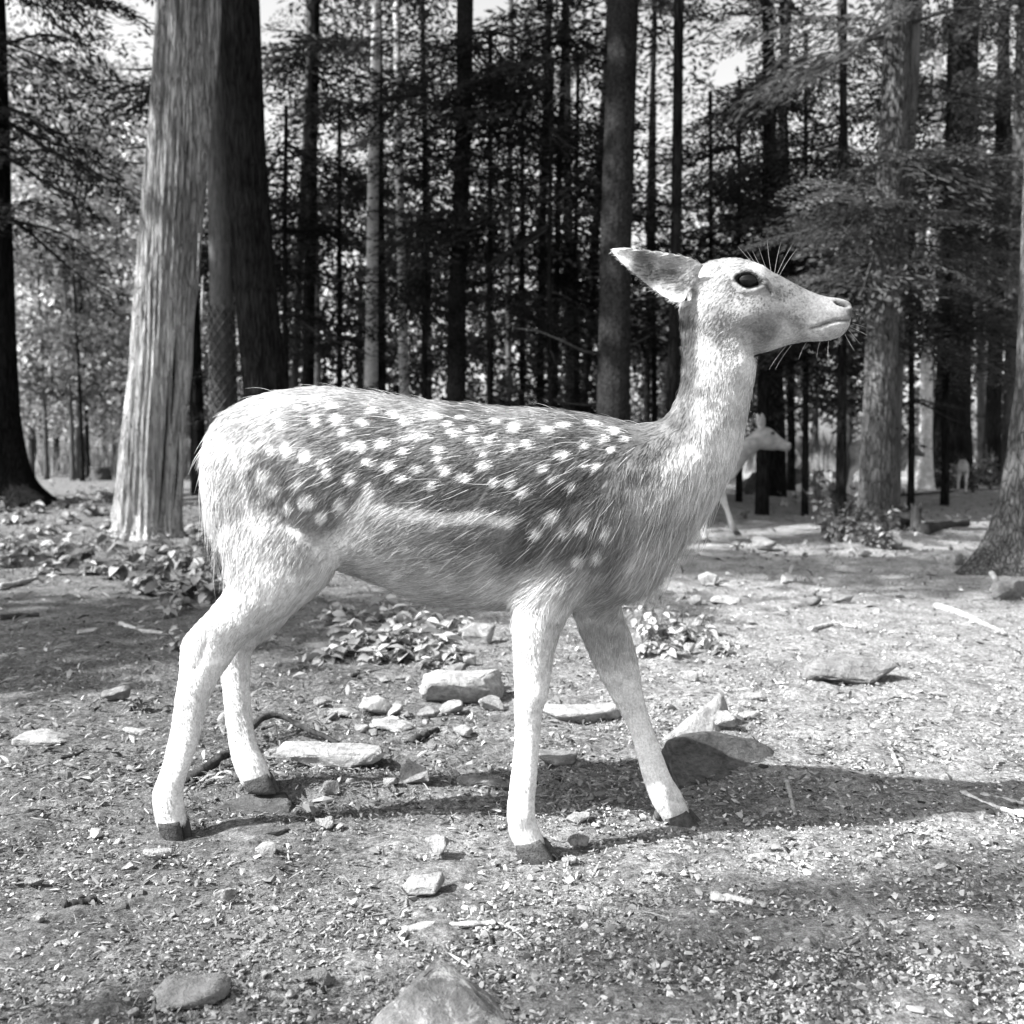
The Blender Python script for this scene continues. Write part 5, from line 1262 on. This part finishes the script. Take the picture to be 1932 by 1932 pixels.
def ground_cover():
    rng = np.random.default_rng(31)
    n = 9000; x, y = ground_samples(rng, n, 4.5, 24, .62)
    d = fbm(np.stack([x*.8, y*.8, 0*x], -1), 91, 3)
    pxs = 966+1932*x/y
    k = rng.uniform(0, 1, n) < np.clip(.25+1.1*d+.55*(pxs < 420)+.2*(pxs > 1450)*(y > 8), 0.02, 1)*(sstep(4.6, 7.5, y))
    x, y = x[k], y[k]; n = len(x); s = rng.uniform(.02, .05, n)*(.7+.05*y)
    V0, F0_ = LEAF_V[0]
    V, F, T = scatter([LEAF_V[0], LEAF_V[1], LEAF_V[2]], np.stack([x, y, gh(x, y)+rng.uniform(.01, .09, n)], -1), rand_rot(rng, n, .4), np.stack([s, s, s], -1), np.clip(rng.lognormal(math.log(.15), .4, n), .05, .4), rng)
    tag(mesh_np('ground_cover', V, F, M_PLANT, None, False, T), 'low leaves and seedlings covering the forest floor', 'ground cover', kind='stuff')
    # tall grass in the sunny clearing beyond the trees
    n = 26000; y = rng.uniform(26, 44, n); x = rng.uniform(-.62, .62, n)*y
    d = fbm(np.stack([x*.25, y*.25, 0*x], -1), 17, 2)
    band = np.exp(-((y-38)/3.5)**2); k = rng.uniform(0, 1, n) < np.clip(.25+.9*band+.5*d, 0, 1); x, y = x[k], y[k]; n = len(x)
    h = rng.uniform(.3, .8, n)*(1+1.0*np.exp(-((y-38)/3.5)**2))
    B = np.array([[-.06, 0, 0], [.06, 0, 0], [.1, .03, .6], [.25, .05, 1.], [.02, .03, .6]]); BF = np.array([[0, 1, 2], [0, 2, 4], [4, 2, 3]])
    V, F, T = scatter([(B, BF)], np.stack([x, y, gh(x, y)-.02], -1), rand_rot(rng, n, .15), np.stack([h*.5, h*.5, h], -1), np.clip(rng.lognormal(math.log(.2), .3, n), .06, .4), rng)
    tag(mesh_np('tall_grass', V, F, M_PLANT, None, False, T), 'tall pale grass in the sunny clearing beyond the forest', 'grass', kind='stuff')
ground_cover()

# ------------------------------------------------------------------ far fence
def fence():
    d = 30
    P0 = ground_at(45, 845+1449/d); th = thing('wire_fence', 'thin post and wire fence before the tall grass beyond the cedar', 'fence', P0)
    xs = [40, 66, 158, 214, 266]
    for k, px in enumerate(xs):
        b = at(px, 860, d); b[2] = float(gh(b[0], b[1]))
        V, F = tube(np.array([b-P0, b-P0+np.array([0, 0, 1.35])]), [.07, .06], 8); mesh_np('post', V, F, M_BARKM, th)
    for z in (.35, .75, 1.2):
        a, c = at(30, 860, d), at(290, 860, d); a[2] = c[2] = z
        V, F = tube(np.array([a-P0, c-P0]), [.012, .012], 5); mesh_np('wire', V, F, M_WIRE, th)
fence()
for px, d, lab in ((88, 24, 'thin pale sapling trunk before the fence'), (137, 23, 'thin leaning bare sapling before the fence'), (155, 22, 'thin dark sapling before the fence'), (166, 24, 'thin grey sapling beside the dark one before the fence')):
    tree('sapling', lab, 'tree', d, [(px-14, 560, 5), (px-6, 700, 7), (px, 880, 9)], M_BARKM if 'dark' not in lab else M_BARK, 5, 8, 24, .05, 6, seed=300+px, boughs=[(2.2, 5, 16, .4, .8, 0, 360)], tone=.12, temps=LEAFY)
stone(118, 886, 44, .8, .4, M_ROCK_MID, 'rounded grey boulder before the far fence', name='boulder')
stone(80, 884, 30, .8, .4, M_ROCK_MID, 'smaller boulder left of the rounded one before the far fence', name='boulder')

# ------------------------------------------------------------------ the deer
build_main_deer()

def rot2(p, c, a):
    p = np.asarray(p, float)-c; return np.array([p[0]*math.cos(a)-p[1]*math.sin(a), p[0]*math.sin(a)+p[1]*math.cos(a)])+c
def far_deer(label, loc, neck, dh, ang, yaw, scale, tone0, name='fallow_deer', ears_up=True):
    th = thing(name, label, 'deer', loc)
    u0 = 850.
    def mp(u, v, lat, yo):
        u = np.asarray(u, float); v = np.asarray(v, float)
        x = (u-u0)*PXM*scale; z = (1610-v)*PXM*scale; y = (np.zeros_like(u)+lat+yo)*scale
        return np.stack([x, y, z], -1)
    c = np.array([1330., 500.]); tr = lambda p: tuple(rot2(p, c, ang)+np.array(dh))
    head = [(tr(r[0]), tr(r[1]), *r[2:]) for r in HEAD]
    parts = [loft(smooth_rings(TORSO+neck), mp), loft(smooth_rings(head), mp), loft(smooth_rings(TAIL), mp, 12)]+[loft(smooth_rings(L), mp, 16) for L in LEGS]
    for sd in (-1, 1):
        er = [((1350, 505), (1318, 520), 14, sd*.045), ((1345, 474), (1296, 496), 14, sd*.058), ((1334, 438), (1280, 464), 13, sd*.07), ((1314, 408), (1274, 428), 9, sd*.076), ((1286, 384), (1276, 392), 3, sd*.08)]
        parts.append(loft(smooth_rings([(tr(a), tr(b), w, y) for a, b, w, y in er]), mp, 14))
    me = remeshed(parts, .013*scale, 2)
    n = len(me.vertices); V = np.empty(n*3, np.float32); me.vertices.foreach_get('co', V); V = V.reshape(-1, 3)
    u = V[:, 0]/(PXM*scale)+u0; v = 1610-V[:, 2]/(PXM*scale)
    body = coat(u.astype(float), v.astype(float))
    hx, hy = tr((1450, 590))
    dhd = np.hypot(u-hx, v-hy); w = sstep(60, 260, dhd)*sstep(1290, 1230, u)
    t = tone0*(.9+.25*fbm(V.astype(float)*30, 4, 3))
    t = t*(1-w)+body*w*.8
    ep = tr((1415, 528)); np_ = tr((1600, 582))
    t = np.where(np.hypot(u-ep[0], (v-ep[1])*1.5) < 20, .02, t); t = np.where(np.hypot(u-np_[0], v-np_[1]) < 14, .05, t)
    a = me.attributes.new('tone', 'FLOAT', 'POINT'); a.data.foreach_set('value', np.asarray(t, np.float32))
    me.polygons.foreach_set('use_smooth', np.ones(len(me.polygons), bool)); me.materials.append(M_SKIN)
    obj_of('body', me, th)
    for H, off in zip(HOOVES, HOOF_OFF):
        VV = []; FF = []; o_ = 0
        for s in (-1, 1):
            Vh, Fh = loft([(a_, b_, w_, off+s*.0115) for a_, b_, w_ in H], mp, 8); VV.append(Vh); FF += [f+o_ for f in Fh]; o_ += len(Vh)
        mesh_np('hoof', np.concatenate(VV), FF, M_HOOF, th)
    th.rotation_euler = (0, 0, yaw)
    return th
N2 = [((1232, 802), (1290, 1030), 88, 0), ((1290, 790), (1350, 950), 74, 0), ((1350, 760), (1412, 890), 62, 0), ((1398, 725), (1470, 845), 56, 0), ((1425, 690), (1510, 830), 50, 0)]
g2 = ground_at(1362, 1020); g2[0] -= .30
far_deer('second deer looking right from behind the big doe\'s neck', g2, N2, (128, 190), math.radians(14), 0, 1.0, .2)
N3 = [((1232, 805), (1285, 1020), 86, 0), ((1275, 800), (1325, 960), 70, 0), ((1310, 790), (1365, 930), 58, 0)]
g3 = at(1658, 928, 15.8); g3[2] = float(gh(g3[0], g3[1]))
far_deer('deer half hidden behind the flaking hemlock trunk', g3, N3, (10, 280), math.radians(22), math.radians(4), 1.0, .16)
g4 = at(1815, 930, 16.5); g4[2] = float(gh(g4[0], g4[1]))
far_deer('small fawn seen from behind among the bushes', g4, N3, (10, 300), math.radians(40), math.radians(68), .62, .16, 'fawn')
